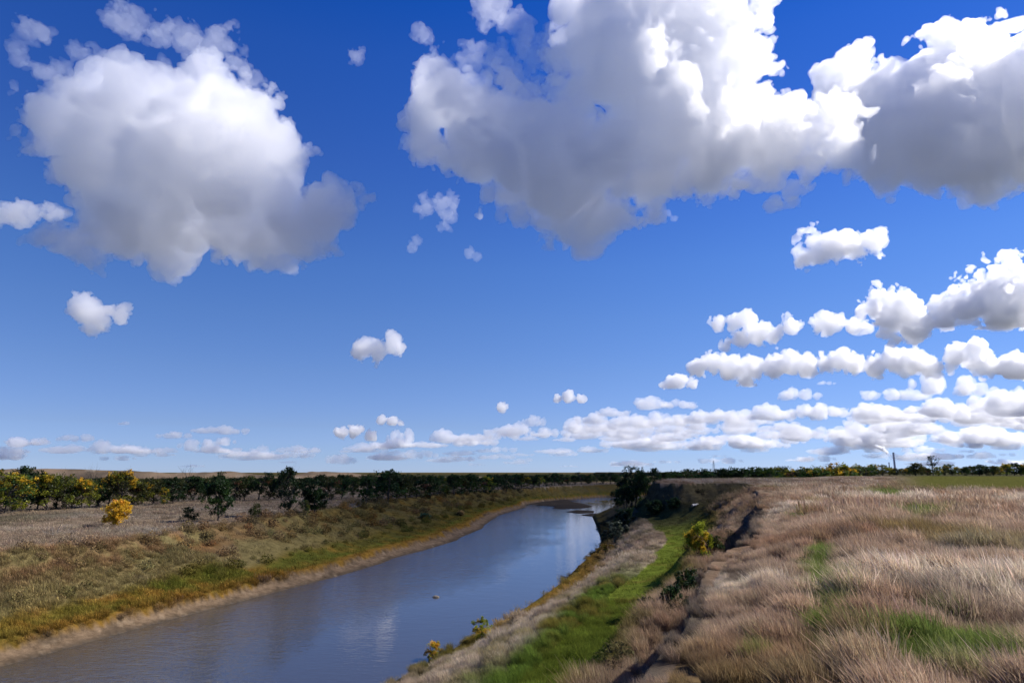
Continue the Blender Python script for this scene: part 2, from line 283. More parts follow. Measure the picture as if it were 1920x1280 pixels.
def leafball(name, rng, n, size, rx, rz, stems=8):
    """a low bushy weed: stems and many small leaf faces"""
    V, F, Cc = [], [], []
    for k in range(n):
        u = rng.normal(size=3); u /= np.linalg.norm(u); u[2] = abs(u[2]); q = rng.random()**.4
        p = np.array((u[0]*rx*q, u[1]*rx*q, u[2]*rz*q + rz*.05)) + rng.normal(0, .04*rx, 3)
        e1 = rng.normal(size=3); e1 /= np.linalg.norm(e1); e2 = np.cross(e1, rng.normal(size=3)); e2 /= np.linalg.norm(e2); s = size * rng.uniform(.5, 1.3); i0 = len(V)
        V += [p - e1*s, p + e2*s*.5, p + e1*s, p - e2*s*.5]; F.append((i0, i0+1, i0+2, i0+3)); b = rng.uniform(.7, 1.3); Cc += [(b, b, b)] * 4
    return proto(name, V, F, Cc)
def proto(name, V, F, Cc, mat=None):
    o = mesh_obj(name, V, F, mat or GRASS); colour_attr(o.data, np.array(Cc)); C.objects.unlink(o); return o
def scatter(name, protos, pts, rot, scl, col, label):
    """one object: tufts instanced on a cloud of points lying on the ground"""
    coll = bpy.data.collections.new(name + ' kinds')
    for p in protos: coll.objects.link(p)
    n = len(pts); me = bpy.data.meshes.new(name); me.vertices.add(n); me.vertices.foreach_set('co', np.asarray(pts, np.float32).ravel())
    for nm, ty, v in (('rot', 'FLOAT_VECTOR', rot), ('scl', 'FLOAT', scl)):
        a = me.attributes.new(nm, ty, 'POINT'); a.data.foreach_set('vector' if ty == 'FLOAT_VECTOR' else 'value', np.asarray(v, np.float32).ravel())
    a = me.attributes.new('icol', 'FLOAT_COLOR', 'POINT'); q = np.ones((n, 4), np.float32); q[:, :3] = col; a.data.foreach_set('color', q.ravel())
    o = bpy.data.objects.new(name, me); C.objects.link(o); me.materials.append(GRASS)
    ng = bpy.data.node_groups.new(name, 'GeometryNodeTree'); ng.interface.new_socket('Geometry', in_out='INPUT', socket_type='NodeSocketGeometry'); ng.interface.new_socket('Geometry', in_out='OUTPUT', socket_type='NodeSocketGeometry')
    N, L = ng.nodes, ng.links; gi, go = N.new('NodeGroupInput'), N.new('NodeGroupOutput')
    ci = N.new('GeometryNodeCollectionInfo'); ci.inputs['Collection'].default_value = coll; ci.inputs['Separate Children'].default_value = True; ci.inputs['Reset Children'].default_value = True
    ip = N.new('GeometryNodeInstanceOnPoints'); ip.inputs['Pick Instance'].default_value = True
    ra = N.new('GeometryNodeInputNamedAttribute'); ra.data_type = 'FLOAT_VECTOR'; ra.inputs['Name'].default_value = 'rot'; er = N.new('FunctionNodeEulerToRotation')
    sa = N.new('GeometryNodeInputNamedAttribute'); sa.data_type = 'FLOAT'; sa.inputs['Name'].default_value = 'scl'
    L.new(gi.outputs[0], ip.inputs['Points']); L.new(ci.outputs[0], ip.inputs['Instance']); L.new(ra.outputs[0], er.inputs[0]); L.new(er.outputs[0], ip.inputs['Rotation']); L.new(sa.outputs[0], ip.inputs['Scale']); L.new(ip.outputs[0], go.inputs[0])
    md = o.modifiers.new('scatter', 'NODES'); md.node_group = ng
    return tag(o, label, 'grass', kind='stuff')
rg = np.random.default_rng(77)
def sample(n, r0, r1, a0=-41., a1=41., pw=1.0):
    """random ground points in a sector in front of the river bank, even per square metre when pw = 1"""
    u = rg.random(n); r = (r0**(2*pw) + u * (r1**(2*pw) - r0**(2*pw)))**(.5/pw); a = np.radians(rg.uniform(a0, a1, n)); return r*np.sin(a), r*np.cos(a)
def place(pred, n, r0, r1, pw=1.0, a0=-41., a1=41., tus=.62):
    x, y = sample(n, r0, r1, a0, a1, pw)
    q = .5 if r1 < 30 else 1.1; i, j = np.floor(x / q), np.floor(y / q); k = tus * (hash2(i, j, 7) > .25)      # tussocks
    x = x + k * ((i + .2 + .6 * hash2(i, j, 1)) * q - x); y = y + k * ((j + .2 + .6 * hash2(i, j, 2)) * q - y); z, zn = land(x, y); zn['tus'] = hash2(i, j, 4); k = pred(x, y, z, zn)
    c = cover(x, y, zn); return np.stack([x, y, z], -1)[k], c[k], {q: v[k] for q, v in zn.items()}
def jit(c, v): return c * (1 + rg.uniform(-v, v, (len(c), 1))) * (1 + rg.uniform(-v*.25, v*.25, c.shape))
T = lambda nm, *a, **k: tuft(nm, rg, *a, **k)
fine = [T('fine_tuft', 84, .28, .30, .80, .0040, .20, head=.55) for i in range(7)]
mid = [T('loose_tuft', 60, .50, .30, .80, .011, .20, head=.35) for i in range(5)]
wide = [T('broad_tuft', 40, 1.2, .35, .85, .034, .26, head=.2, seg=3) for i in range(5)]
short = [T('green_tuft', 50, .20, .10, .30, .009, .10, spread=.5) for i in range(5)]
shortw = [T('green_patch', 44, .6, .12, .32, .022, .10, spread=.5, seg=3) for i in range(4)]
weedf = [leafball('weed_clump', rg, 230, .07, .55, .62) for i in range(4)]
def rots(n, spread, tilt=.12): return np.stack([rg.normal(0, tilt, n), rg.normal(0, tilt, n), rg.normal(0, spread, n)], -1)
def green_of(c): return c[:, 1] > c[:, 0] * 1.05
def grass_set(name, label, pred, layers):
    """layers: (protos, count, r0, r1, pw, scale, colour gain)"""
    for protos, n, r0, r1, pw, sc, gain in layers:
        p, c, zn = place(pred, n, r0, r1, pw, tus={'dry_grass': .5, 'green_grass': .15, 'slope_grass': .45}.get(name, .32))
        s = sc * rg.uniform(.65, 1.25, len(p)) * np.clip(1 + .55 * fb(p[:, 0]/2.6, p[:, 1]/2.6, 71) + .25 * fb(p[:, 0]/.8, p[:, 1]/.8, 72), .3, 1.9); s = s * ((.68 + .6 * zn['tus']) if name == 'dry_grass' else (.8 + .4 * zn['tus'])); c = c * (.78 + .44 * hash2(zn['tus'] * 917, zn['tus'] * 311, 3))[:, None]; s = np.where(green_of(c), s * .85, s)
        if name == 'dry_grass': s = s * np.interp(zn['far'], [2, 10], [.5, 1]) * np.interp(zn['dre'], [.05, 1.6], [.32, 1.0])
        scatter(name, protos, p, rots(len(p), .45), s, jit(c, .22) * gain, label)
plateau = lambda x, y, z, zn: (zn['ir'] & (zn['dre'] > .05)) | (zn['rs'] & (zn['u2'] > .955) & (hash2(np.floor(x / .3), np.floor(y / .3), 6) < .4))
slope = lambda x, y, z, zn: (zn['rs'] & (zn['u2'] > .54) & ((zn['u2'] < np.where(y < 45, .68, .95)) | ((zn['u2'] < .88) & (hash2(np.floor(x / .35), np.floor(y / .35), 5) < .30)))) | (zn['rw'] & (zn['drw'] > .8) & (zn['u1'] > .04))
strip = lambda x, y, z, zn: (zn['rs'] & (zn['u2'] < .60)) | (zn['rw'] & (zn['u1'] > .78) & (y < 52))
meadow = lambda x, y, z, zn: zn['il']
lbank = lambda x, y, z, zn: zn['lb'] & (zn['ul'] > .12)
fld = lambda x, y: (sm(62, 80, y) * sm(.52, .60, x / np.maximum(y, 1))) < .5
grass_set('dry_grass', 'tall dry pinkish grass bent by the wind on the high right bank', lambda x, y, z, zn: plateau(x, y, z, zn) & fld(x, y),
    [(fine, 60000, 2.2, 13, .8, .52, 1.6), (fine, 70000, 11, 27, .85, .58, 1.58), (mid, 30000, 24, 60, .8, .60, 1.5), (wide, 14000, 55, 160, .7, .55, 1.35)])
grass_set('slope_grass', 'pale dry grass on the slope between the river and the green strip', slope,
    [(fine, 34000, 8, 26, 1, .55, 1.3), (fine, 52000, 25, 48, 1, .60, 1.3), (mid, 22000, 46, 110, .9, .55, 1.2), (wide, 5000, 100, 240, .8, .5, 1.1)])
grass_set('green_grass', 'short bright green grass strip along the foot of the right bank', strip,
    [(short, 46000, 8, 40, 1, 1.0, 1.2), (shortw, 14000, 38, 105, 1, .8, 1.2)])
grass_set('meadow_grass', 'grey tan meadow grass on the low terrace left of the river', meadow,
    [(mid, 16000, 40, 90, 1, .6, 1.15), (wide, 14000, 85, 200, .8, .5, 1.1), (wide, 9000, 190, 420, .8, .7, 1.0)])
grass_set('bank_grass', 'olive and straw coloured grass on the left river bank', lbank,
    [(mid, 56000, 30, 75, 1, .62, 1.25), (wide, 22000, 70, 300, .6, .5, 1.1)])
def weeds():
    p, c, zn = place(lambda x, y, z, zn: zn['ir'] & (fb(x/3, y/4, 99, 4) > .22), 5200, 5, 70, .8)
    scatter('bank_weeds', weedf, p, rots(len(p), 3.), rg.uniform(.12, .5, len(p)), jit(c * .35 + PAL['olive'] * .25 + PAL['dark'] * .5, .35), 'small dark olive weeds between the dry grass of the high bank')
    p, c, zn = place(lambda x, y, z, zn: zn['lb'] & (zn['ul'] > .36) & (zn['ul'] < 1.0) & (fb(x/2.5, y/2.5, 91) > -.1), 11000, 30, 260, .8)
    n1 = rg.random(len(p))[:, None]; pick = np.where(n1 < .25, PAL['sage'] * .8, np.where(n1 < .52, PAL['rust'] * 1.2, np.where(n1 < .66, PAL['orange'], c)))
    pick = np.where((zn['ul'] < .5)[:, None], np.where(n1 < .6, PAL['olive'] * .8, PAL['green']), pick); pick = pick * .35 + c * .65
    sc = rg.uniform(.5, 1.7, len(p)) * np.interp(np.hypot(p[:, 0], p[:, 1]), [40, 150], [.8, 1.3])
    scatter('bank_weeds', weedf, p, rots(len(p), 3.), sc, jit(pick, .3) * 1.1, 'rust, sage and olive weed clumps over the left river bank')
    p, c, zn = place(lambda x, y, z, zn: zn['rs'] & (zn['u2'] > .5) & (zn['u2'] < .76) & (fb(x/3, y/3, 95) > .05) | (zn['rw'] & (zn['u1'] < .5) & (y > 75) & (fb(x/4, y/4, 97) > -.2)), 14000, 16, 150, .8)
    scatter('bank_weeds', weedf, p, rots(len(p), 3.), rg.uniform(.35, .95, len(p)), jit(c * .4 + PAL['dark'] * .9, .35), 'dark green weeds under the cut edge of the right bank')
weeds()
# ---------------------------------------------------------------- trees and shrubs: trunk with limbs, crown of small leaf faces
LEAF = leaf_material('tree leaves', .4, obj_tint=True)
def bark_material(name, c):
    m = bpy.data.materials.new(name); m.use_nodes = True; t = m.node_tree; b = t.nodes['Principled BSDF']; b.inputs['Roughness'].default_value = .9
    n = t.nodes.new('ShaderNodeTexNoise'); n.inputs['Scale'].default_value = 9; n.inputs['Detail'].default_value = 5; r = t.nodes.new('ShaderNodeValToRGB')
    r.color_ramp.elements[0].color = (*[v*.5 for v in c], 1); r.color_ramp.elements[1].color = (*[v*1.5 for v in c], 1); t.links.new(n.outputs['Fac'], r.inputs[0]); t.links.new(r.outputs[0], b.inputs['Base Color']); return m
BARK = bark_material('bark', (.055, .045, .035)); GREYWOOD = bark_material('weathered wood', (.19, .165, .14))
def tube(V, F, p0, p1, r0, r1, k=5):
    p0, p1 = Vector(p0), Vector(p1); d = (p1 - p0)
    if d.length < 1e-5: return
    q = d.to_track_quat('Z', 'Y'); i = len(V)
    for p, r in ((p0, r0), (p1, r1)):
        for a in range(k): V.append(tuple(p + q @ Vector((r*math.cos(a*2*math.pi/k), r*math.sin(a*2*math.pi/k), 0))))
    F.extend((i+a, i+(a+1) % k, i+k+(a+1) % k, i+k+a) for a in range(k))
def skeleton(rng, h, fork=.35, lean=.1, spread=.6, levels=4, kids=(3, 3, 3, 2), r0=None, droop=0.0):
    V, F, tips = [], [], []
    def grow(p, d, L, r, lv):
        seg = 3 if lv < 2 else 2
        for s in range(seg):
            d2 = (d + Vector(rng.normal(0, .16, 3))).normalized(); q = p + d2 * (L / seg); tube(V, F, p, q, r, r * .84, 6 if lv < 1 else 4); p, d, r = q, d2, r * .84
            if lv >= 1: tips.append((p.copy(), lv))
        if lv + 1 >= levels: tips.append((p.copy(), lv + 1)); return
        for k in range(kids[lv]):
            a = rng.uniform(0, 2*math.pi); sp = spread * rng.uniform(.6, 1.35); u = Vector((math.cos(a), math.sin(a), 0)); nd = (d + u * sp + Vector((0, 0, .18 - droop * lv))).normalized()
            grow(p - d * L * rng.uniform(0, .3), nd, L * rng.uniform(.6, .85), r * .68, lv + 1)
    base = Vector((0, 0, -.3)); d0 = Vector((rng.normal(0, lean), rng.normal(0, lean), 1)).normalized()
    grow(base, d0, h * fork + .3, r0 or h * .022, 0)
    return V, F, tips
def crown_tree(rng, h, n, clump, size, pal, zmin, wid=.34, lean=.08, gap=.25, top=1.0, stems=1):
    """trunk with limbs reaching to leaf clumps spread through an uneven crown that starts low"""
    V, F, LV, LF, Cc = [], [], [], [], []; w = np.array([p[1] for p in pal]); w = w / w.sum()
    lx, ly = rng.normal(0, lean, 2) * h; nc = int(26 + 20 * rng.random()); z0 = zmin * h; cl = []
    def axis(z): t = max(0, z / h); return np.array((lx * t * t + .02 * h * math.sin(z * 2 / h * 3), ly * t * t, z))
    lobes = [(rng.uniform(0, 6.28), rng.uniform(.3, .9), rng.uniform(.7, 1.3)) for _ in range(6)]
    while len(cl) < nc:
        t = rng.random()**.85; z = z0 + (h * .97 - z0) * t; a = rng.uniform(0, 6.28); pr = math.sin(math.pi * min(1, .12 + .80 * t)) ** .7
        for la, lz, lm in lobes: pr *= 1 + (lm - 1) * math.exp(-((a - la + 3.14) % 6.28 - 3.14)**2) * math.exp(-((t - lz) * 3)**2)
        r = wid * h * pr * rng.uniform(.35, 1)
        if rng.random() < gap * .5: continue
        cl.append(axis(z) + np.array((r * math.cos(a), r * math.sin(a), 0)))
    r0 = h * .022 / math.sqrt(stems)
    for st in range(stems):
        off = np.array((0, 0, 0)) if stems == 1 else np.append(rng.normal(0, .05 * h, 2), 0); p = axis(-.3) + off; m = 9
        for k in range(m):
            qn = axis(h * .9 * (k + 1) / m) + np.append(rng.normal(0, .012 * h, 2), 0) + off * (1 + k * .35); tube(V, F, p, qn, r0 * (1 - k / m * .9), r0 * (1 - (k + 1) / m * .9), 6); p = qn
    for c in cl:
        d = math.hypot(c[0], c[1]); b = axis(max(z0 * .5, c[2] - d * rng.uniform(.5, 1.0) - .05 * h)); mid_ = (b + c) / 2 + np.array((0, 0, -.1 * d)); rr = r0 * .42
        tube(V, F, b, mid_, rr, rr * .65, 4); tube(V, F, mid_, c, rr * .65, rr * .2, 4)
        for k in range(3): tube(V, F, c * .8 + b * .2, c + rng.normal(0, clump * .5, 3), rr * .25, rr * .08, 3)
        if rng.random() < .04: continue
        base = np.array(pal[rng.choice(len(pal), p=w)][0]) * rng.uniform(.7, 1.3); sx = clump * rng.uniform(.55, 1.25)
        for sub in range(5):
            sc = c + rng.normal(0, sx * .55, 3) * (1, 1, .75); ss = sx * rng.uniform(.25, .5)
            for k in range(max(3, int(n / nc / 5 * rng.uniform(.6, 1.4)))):
                q = sc + rng.normal(0, ss * .62, 3); e1 = rng.normal(size=3); e1 /= np.linalg.norm(e1); e2 = np.cross(e1, rng.normal(size=3)); e2 /= np.linalg.norm(e2) + 1e-9; s = size * rng.uniform(.5, 1.3); i0 = len(LV)
                LV += [q - e1*s, q + e2*s*.6, q + e1*s, q - e2*s*.6]; LF.append((i0, i0+1, i0+2, i0+3)); Cc += [base * rng.uniform(.7, 1.3)] * 4
    return V, F, LV, LF, Cc
class Kind: pass
DG, MG, OG, YG, YE, OR, RU = (.020, .042, .014), (.035, .070, .016), (.055, .062, .016), (.14, .15, .016), (.42, .27, .02), (.42, .17, .015), (.12, .055, .025)
def kind(seed, h, n, clump, size, pal, zmin=.25, wid=.34, stems=1, gap=.25, lean=.08, **k):
    rng = np.random.default_rng(seed); o = Kind()
    if n: V, F, LV, LF, Cc = crown_tree(rng, h, n, clump, size, pal, zmin, wid, stems=stems, gap=gap, lean=lean); H = max(v[2] for v in LV)
    else: V, F, tips = skeleton(rng, h, lean=lean, **k); H = max(v[2] for v in V)
    def data(nm, V, F, mat, Cc=None):
        V = np.array([tuple(v) for v in V]); V[:, :2] *= h / H; V[:, 2] = np.where(V[:, 2] > 0, V[:, 2] * h / H, V[:, 2])
        t = mesh_obj(nm, V, F, mat, smooth=Cc is None)
        if Cc is not None: colour_attr(t.data, np.array(Cc))
        me = t.data; bpy.data.objects.remove(t); return me
    o.trunk = data('trunk', V, F, BARK); o.h = h
    o.crown = data('crown', LV, LF, LEAF, Cc) if n else None
    return o
DG, MG, OG, YG, YE, OR, RU = (.020, .042, .014), (.035, .070, .016), (.055, .062, .016), (.14, .15, .016), (.42, .27, .02), (.42, .17, .015), (.12, .055, .025)
K = dict(
    dark=[kind(1, 7, 4600, .95, .17, [(DG, 5), (MG, 2)], .14, .36), kind(2, 7, 4200, .9, .17, [(DG, 5), (OG, 1)], .18, .40), kind(3, 7, 4200, .85, .16, [(DG, 3), (MG, 3)], .2, .30)],
    green=[kind(4, 7, 4200, .85, .16, [(MG, 4), (YG, 1)], .16, .34), kind(5, 7, 4200, .9, .16, [(MG, 3), (OG, 2)], .2, .40)],
    lime=[kind(6, 7, 4000, .9, .16, [(YG, 4), (MG, 1), (YE, .6)], .14, .34), kind(7, 7, 3800, .85, .16, [(YG, 3), (OG, 2), (YE, .5)], .18, .38)],
    gold=[kind(8, 7, 4200, .9, .16, [(YE, 2), (OR, .3), (OG, 3), (YG, 2)], .2, .40), kind(9, 7, 3800, .85, .16, [(YE, 2), (YG, 2), (OG, 2)], .16, .34)],
    olive=[kind(10, 6, 3800, .85, .16, [(OG, 4), (DG, 1), (YG, .6)], .14, .40), kind(11, 6, 3800, .85, .16, [(OG, 3), (RU, 1), (DG, 2)], .16, .38)],
    airy=[kind(12, 8, 1500, .6, .15, [(DG, 3), (OG, 2)], .25, .27, gap=.8), kind(13, 8, 1700, .6, .15, [(DG, 4), (MG, 1)], .3, .25, gap=.8)],
    bare=[kind(14, 8, 0, 1, 1, [], spread=.5, fork=.45, r0=.26, levels=5, kids=(3, 3, 2, 2, 2)), kind(15, 8, 0, 1, 1, [], spread=.6, fork=.4, r0=.26, levels=5, kids=(3, 2, 3, 2, 2))],
    shrub=[kind(16, 1.8, 2400, .42, .07, [(DG, 3), (OG, 2)], .10, .62, stems=4), kind(17, 1.8, 2400, .42, .07, [(OG, 3), (MG, 1)], .10, .58, stems=4)])
def tree(name, label, cat, group, k, px, top, base=None, wid=1.0, loc=None, rz=None, tint=1.0, seed=0):
    """k: kind of tree; it stands where the sight line through (px, base) meets the ground and reaches up to row top"""
    q = random.Random(int(px * 7 + top) + seed)
    P = loc or ground(px, base); d = math.hypot(P.x, P.y); r = ray(px, top); H = CAM_Z + r.z / r.y * P.y - P.z
    o = bpy.data.objects.new(name, None); C.objects.link(o); o.empty_display_size = .5; o.location = P; s = H / k.h; o.scale = (s * wid, s * wid, s); o.rotation_euler = (0, 0, q.uniform(0, 6.28) if rz is None else rz)
    for nm, me in (('trunk', k.trunk), ('crown', k.crown)):
        if me is None: continue
        c = bpy.data.objects.new(nm, me); C.objects.link(c); c.parent = o; t = tint * q.uniform(.8, 1.2); c.color = (t * q.uniform(.9, 1.1), t, t * q.uniform(.85, 1.1), 1)
    return tag(o, label, cat, group)
# ---------------------------------------------------------------- single trees and shrubs in front of the tree lines
GL = 'trees standing in the left tree line'
def own(seed, h, n, clump, size, pal, zmin, wid=.36, stems=1, gap=.25, lean=.05, **k): return kind(seed, h, int(n * 1.5), clump, size, pal, zmin, wid, stems, gap, lean)
tree('yellow_tree', 'small round golden yellow tree alone on the pale left terrace', 'tree', None, own(40, 3.4, 8000, .5, .08, [(YE, 5), (OR, 1.5)], .2, .40, gap=.05), 215, 933, 990, 1.05, tint=1.6)
tree('dark_tree', 'broad dark green tree with low boughs, between the two dark shrubs on the left terrace', 'tree', None, own(41, 7, 5200, .95, .15, [(DG, 4), (MG, 2)], .06, spread=.7, kids=(5, 3, 3, 2), fork=.28), 408, 882, 976, .95)
tree('dark_tree', 'near black leaning tree with gappy top, left one of the dark pair on the terrace', 'tree', None, own(42, 7.5, 3600, .75, .15, [(DG, 6), (MG, 1)], .16, spread=.62, kids=(4, 3, 3, 2), lean=.2), 541, 872, 966, .85, tint=.8)
tree('dark_tree', 'dense near black round tree, right one of the dark pair on the terrace', 'tree', None, own(43, 6, 5200, .9, .15, [(DG, 6), (MG, 1)], .10, spread=.72, kids=(5, 3, 3, 2), fork=.3), 588, 891, 962, 1.05, tint=.8)
tree('small_tree', 'small olive tree standing in front of the dark pair on the terrace', 'tree', None, K['olive'][0], 573, 936, 966, .9)
tree('shrub', 'dark wind leaning shrub on the terrace between yellow tree and broad dark tree', 'shrub', None, K['shrub'][0], 354, 948, 976, 1.25, tint=1.3)
tree('shrub', 'rounded dark shrub on the terrace just right of the broad dark tree', 'shrub', None, K['shrub'][1], 478, 940, 970, 1.0, tint=1.1)
row = [(-12,872,956,'lime',1.),(8,884,962,'lime',1.1),(24,925,960,'olive',.9),(48,872,958,'dark',.85),(70,884,954,'green',1.),(86,884,957,'gold',.9),(104,894,953,'dark',1.),(118,882,955,'lime',.75),(134,898,952,'lime',.9),(152,894,953,'gold',.85),(168,900,952,'lime',.8),(186,896,951,'dark',1.),(203,884,949,'gold',.9),(226,879,950,'gold',1.15),(250,893,948,'olive',1.),(266,899,946,'lime',.95),(286,896,945,'olive',1.),(306,913,947,'lime',.8),(324,893,943,'dark',1.),(344,896,941,'olive',.9),(364,890,940,'dark',.9),(384,893,939,'olive',.9),(440,897,938,'olive',1.),(458,900,938,'green',.9),(484,884,938,'airy',1.),(505,894,937,'olive',1.05),(528,898,937,'dark',.9),(618,896,938,'olive',.95),(640,893,936,'dark',1.),(662,894,934,'green',.95)]
hue = dict(lime='lime', dark='dark green', gold='gold', olive='olive', green='green', airy='sparse', bare='leafless')
ordn = 'first second third fourth fifth sixth seventh eighth ninth tenth eleventh twelfth thirteenth fourteenth fifteenth sixteenth seventeenth eighteenth nineteenth twentieth'.split()
def series(spec, marks, name, place_, group):
    """marks: (px, name of a landmark); each tree is told by its colour and its turn right of the nearest landmark to its left"""
    cnt = {}
    for (px, top, base, kd, wd) in sorted(spec):
        mk = [m for m in marks if m[0] <= px][-1]; key = (mk[1], kd); cnt[key] = cnt.get(key, 0) + 1
        n = cnt[key]; lb = f"{ordn[n-1]} {hue[kd]} tree right of {mk[1]}, {place_}"
        ks = K[kd]; k = ks[(int(px) + n) % len(ks)]
        loc = None
        if base < 0: D = -base; loc = Vector(((px - 960) / FPX * D, D, 0)); loc.z = zat(loc.x, loc.y) - .1
        tree(name, lb, 'tree', group, k, px, top - .5, base, wd * 1.25, loc=loc, tint=1.35 if kd in ('lime', 'gold') else 1.0)
series(row, [(-99, 'the picture edge'), (100, 'the tall dark spire'), (226, 'the big gold crown'), (400, 'the broad dark tree'), (600, 'the dark pair')], 'tree', 'in the left tree line', GL)
row2 = [(686,893,953,'dark',.55),(708,894,938,'green',1.0),(727,881,944,'dark',.95),(745,892,936,'olive',1.),(760,893,934,'olive',.9),(780,889,934,'olive',1.),(806,890,935,'dark',1.05),(822,893,930,'green',.9),(836,912,931,'olive',1.1),(851,890,927,'dark',1.),(866,893,926,'olive',1.),(880,890,925,'dark',1.),(893,891,924,'olive',1.),(907,894,922,'lime',.9),(918,892,925,'dark',1.1),(934,889,919,'dark',1.),(950,890,920,'dark',1.),(966,890,917,'dark',1.),(977,889,916,'olive',1.),(988,895,915,'gold',.9),(1000,892,915,'dark',1.),(1012,894,914,'lime',.9),(1024,891,912,'dark',1.),(1038,888,-300,'dark',1.),(1050,892,-310,'olive',1.),(1062,895,-320,'olive',1.),(1076,893,-330,'dark',1.),(1088,887,-340,'airy',1.),(1100,893,-345,'dark',1.),(1116,889,-350,'airy',1.),(1128,890,-355,'dark',1.),(1140,887,-350,'airy',1.),(1150,890,-350,'dark',1.)]
row2 = [(a, b - 2.5, c, d, e * 1.2) for a, b, c, d, e in row2]
series(row2, [(675, 'the last bare hill'), (840, 'the low olive globe'), (988, 'the gold bend tree')], 'tree', 'in the far left row', 'trees along the far left bank')
row3 = [(1164,885,-150,'dark',.6),(1178,872,-148,'airy',.9),(1186,876,-143,'dark',.7),(1206,878,-140,'dark',.7),(1222,876,-150,'dark',.7),(1240,884,-170,'dark',1.),(1170,908,-140,'dark',.9),(1152,915,-165,'dark',.8)]
series(row3, [(0, 'the river bend')], 'tree', 'in the bluff clump', 'dark trees below the bluff at the river bend')
row4 = [(1253,884,'dark'),(1268,882,'dark'),(1282,880,'green'),(1297,878,'dark'),(1312,876,'dark'),(1326,879,'olive'),(1340,877,'dark'),(1352,876,'dark'),(1366,873,'dark'),(1377,875,'dark'),(1388,880,'green'),(1399,874,'green'),(1410,877,'dark'),(1420,873,'dark'),(1432,875,'green'),(1446,873,'lime'),(1459,873,'green'),(1470,878,'lime'),(1482,882,'lime'),(1494,880,'olive'),(1507,870,'lime'),(1518,876,'green'),(1531,874,'lime'),(1544,878,'lime'),(1554,873,'green'),(1565,866,'lime'),(1578,877,'lime'),(1592,874,'dark'),(1602,868,'lime'),(1616,873,'green'),(1626,869,'lime'),(1642,869,'lime'),(1655,874,'lime'),(1668,877,'dark'),(1682,878,'gold'),(1692,872,'dark'),(1703,866,'olive'),(1714,873,'olive'),(1726,876,'olive'),(1745,874,'lime'),(1757,871,'lime'),(1770,869,'green'),(1782,874,'gold'),(1796,874,'dark'),(1808,872,'olive'),(1820,870,'dark'),(1833,873,'dark'),(1846,872,'olive'),(1858,873,'gold'),(1870,868,'gold'),(1884,867,'dark'),(1897,870,'gold'),(1910,866,'lime'),(1925,868,'dark')]
row4 = [(px, top, -(300 + (px * 37 % 60) + (0 if px > 1440 else -60)), kd, 1.25) for px, top, kd in row4]
series(row4, [(0, 'the bluff'), (1480, 'the grassy mound'), (1663, 'the smokestack'), (1733, 'the tall sparse tree')], 'tree', 'in the right treeline', 'trees of the right treeline')
Dl = 300; loc = Vector(((1735 - 960) / FPX * Dl, Dl, 0)); loc.z = zat(loc.x, loc.y)
tree('sparse_tree', 'lone tall sparse dark tree standing out above the right treeline', 'tree', None, own(45, 9, 900, .6, .16, [(DG, 4)], .45, .36, gap=.9), 1735, 853, loc=loc, wid=.9, tint=.7)
# leafless trees sticking out of the left tree line
for px, top, base, wd, lb in [(70,871,948,.5,'thin leafless tree beside the tall dark spire in the left tree line'),(118,871,950,.45,'slim leafless tree poking out of the yellow green trees in the left tree line'),(168,866,946,.25,'bare upright pole like dead trunk left of the big gold crown'),(186,866,950,.7,'forked dead tree leaning right, beside the big gold crown'),(226,871,946,.8,'pale twiggy leafless crown rising behind the big gold crown'),(283,878,940,.6,'leaning dead tree in the left tree line right of the big gold crown'),(343,874,938,.4,'small leafless treetop left of the tall leafless tree on the skyline'),(364,865,938,.8,'tall leafless tree on the skyline above the left tree line'),(546,864,950,.35,'dead spike rising out of the left tree of the dark pair'),(690,884,936,.6,'leafless twiggy tree behind the small tree beyond the dark pair'),(776,883,930,.6,'leafless twiggy tree in the middle of the far left tree line'),(924,885,920,.4,'thin leafless treetop near the river in the far left tree line')]:
    tree('dead_tree', lb, 'dead tree', 'leafless trees along the left tree line', K['bare'][int(px) % 2], px, top, base, wd)
# the rows behind, seen only in gaps
q = random.Random(9)
for i in range(60):
    px = 610 + i * 9.2 + q.uniform(-5, 5); D = np.interp(px, [600, 900, 1160], [250, 350, 430]) + q.uniform(0, 50)
    loc = Vector(((px - 960) / FPX * D, D, 0)); loc.z = zat(loc.x, loc.y) - .1
    tree('tree', 'dull dark tree in the back rows of the left woods, half hidden by front trees', 'tree', 'back rows of the left woods', q.choice(K['dark'] + K['olive']), px, q.uniform(887, 893), loc=loc, wid=1.5, tint=.75)
for i in range(130):
    px = -40 + i * 1200 / 130 + q.uniform(-6, 6); D = np.interp(px, [0, 400, 900, 1160], [135, 190, 330, 420]) + q.uniform(0, 60)
    loc = Vector(((px - 960) / FPX * D, D, 0)); loc.z = zat(loc.x, loc.y) - .1; k = q.choice([K['dark'], K['olive'], K['olive'], K['green'], K['dark']])
    tree('tree', 'dull dark tree in the back rows of the left woods, half hidden by front trees', 'tree', 'back rows of the left woods', q.choice(k), px, np.interp(px, [0, 150, 400, 1000, 1160], [896, 896, 893, 893, 891]) + q.uniform(-4, 4), loc=loc, wid=1.4, tint=.7)
for i in range(70):
    px = 1235 + i * 10 + q.uniform(-4, 4); D = 380 + q.uniform(0, 60); loc = Vector(((px - 960) / FPX * D, D, 0)); loc.z = zat(loc.x, loc.y) - .1
    tree('tree', 'dark bushy tree in the back row of the right treeline, half hidden', 'tree', 'back row of the right treeline', q.choice(K['dark'] + K['olive'] + K['green']), px, np.interp(px, [1240, 1450, 1920], [883, 881, 876]) + q.uniform(-2, 3), loc=loc, wid=1.6)
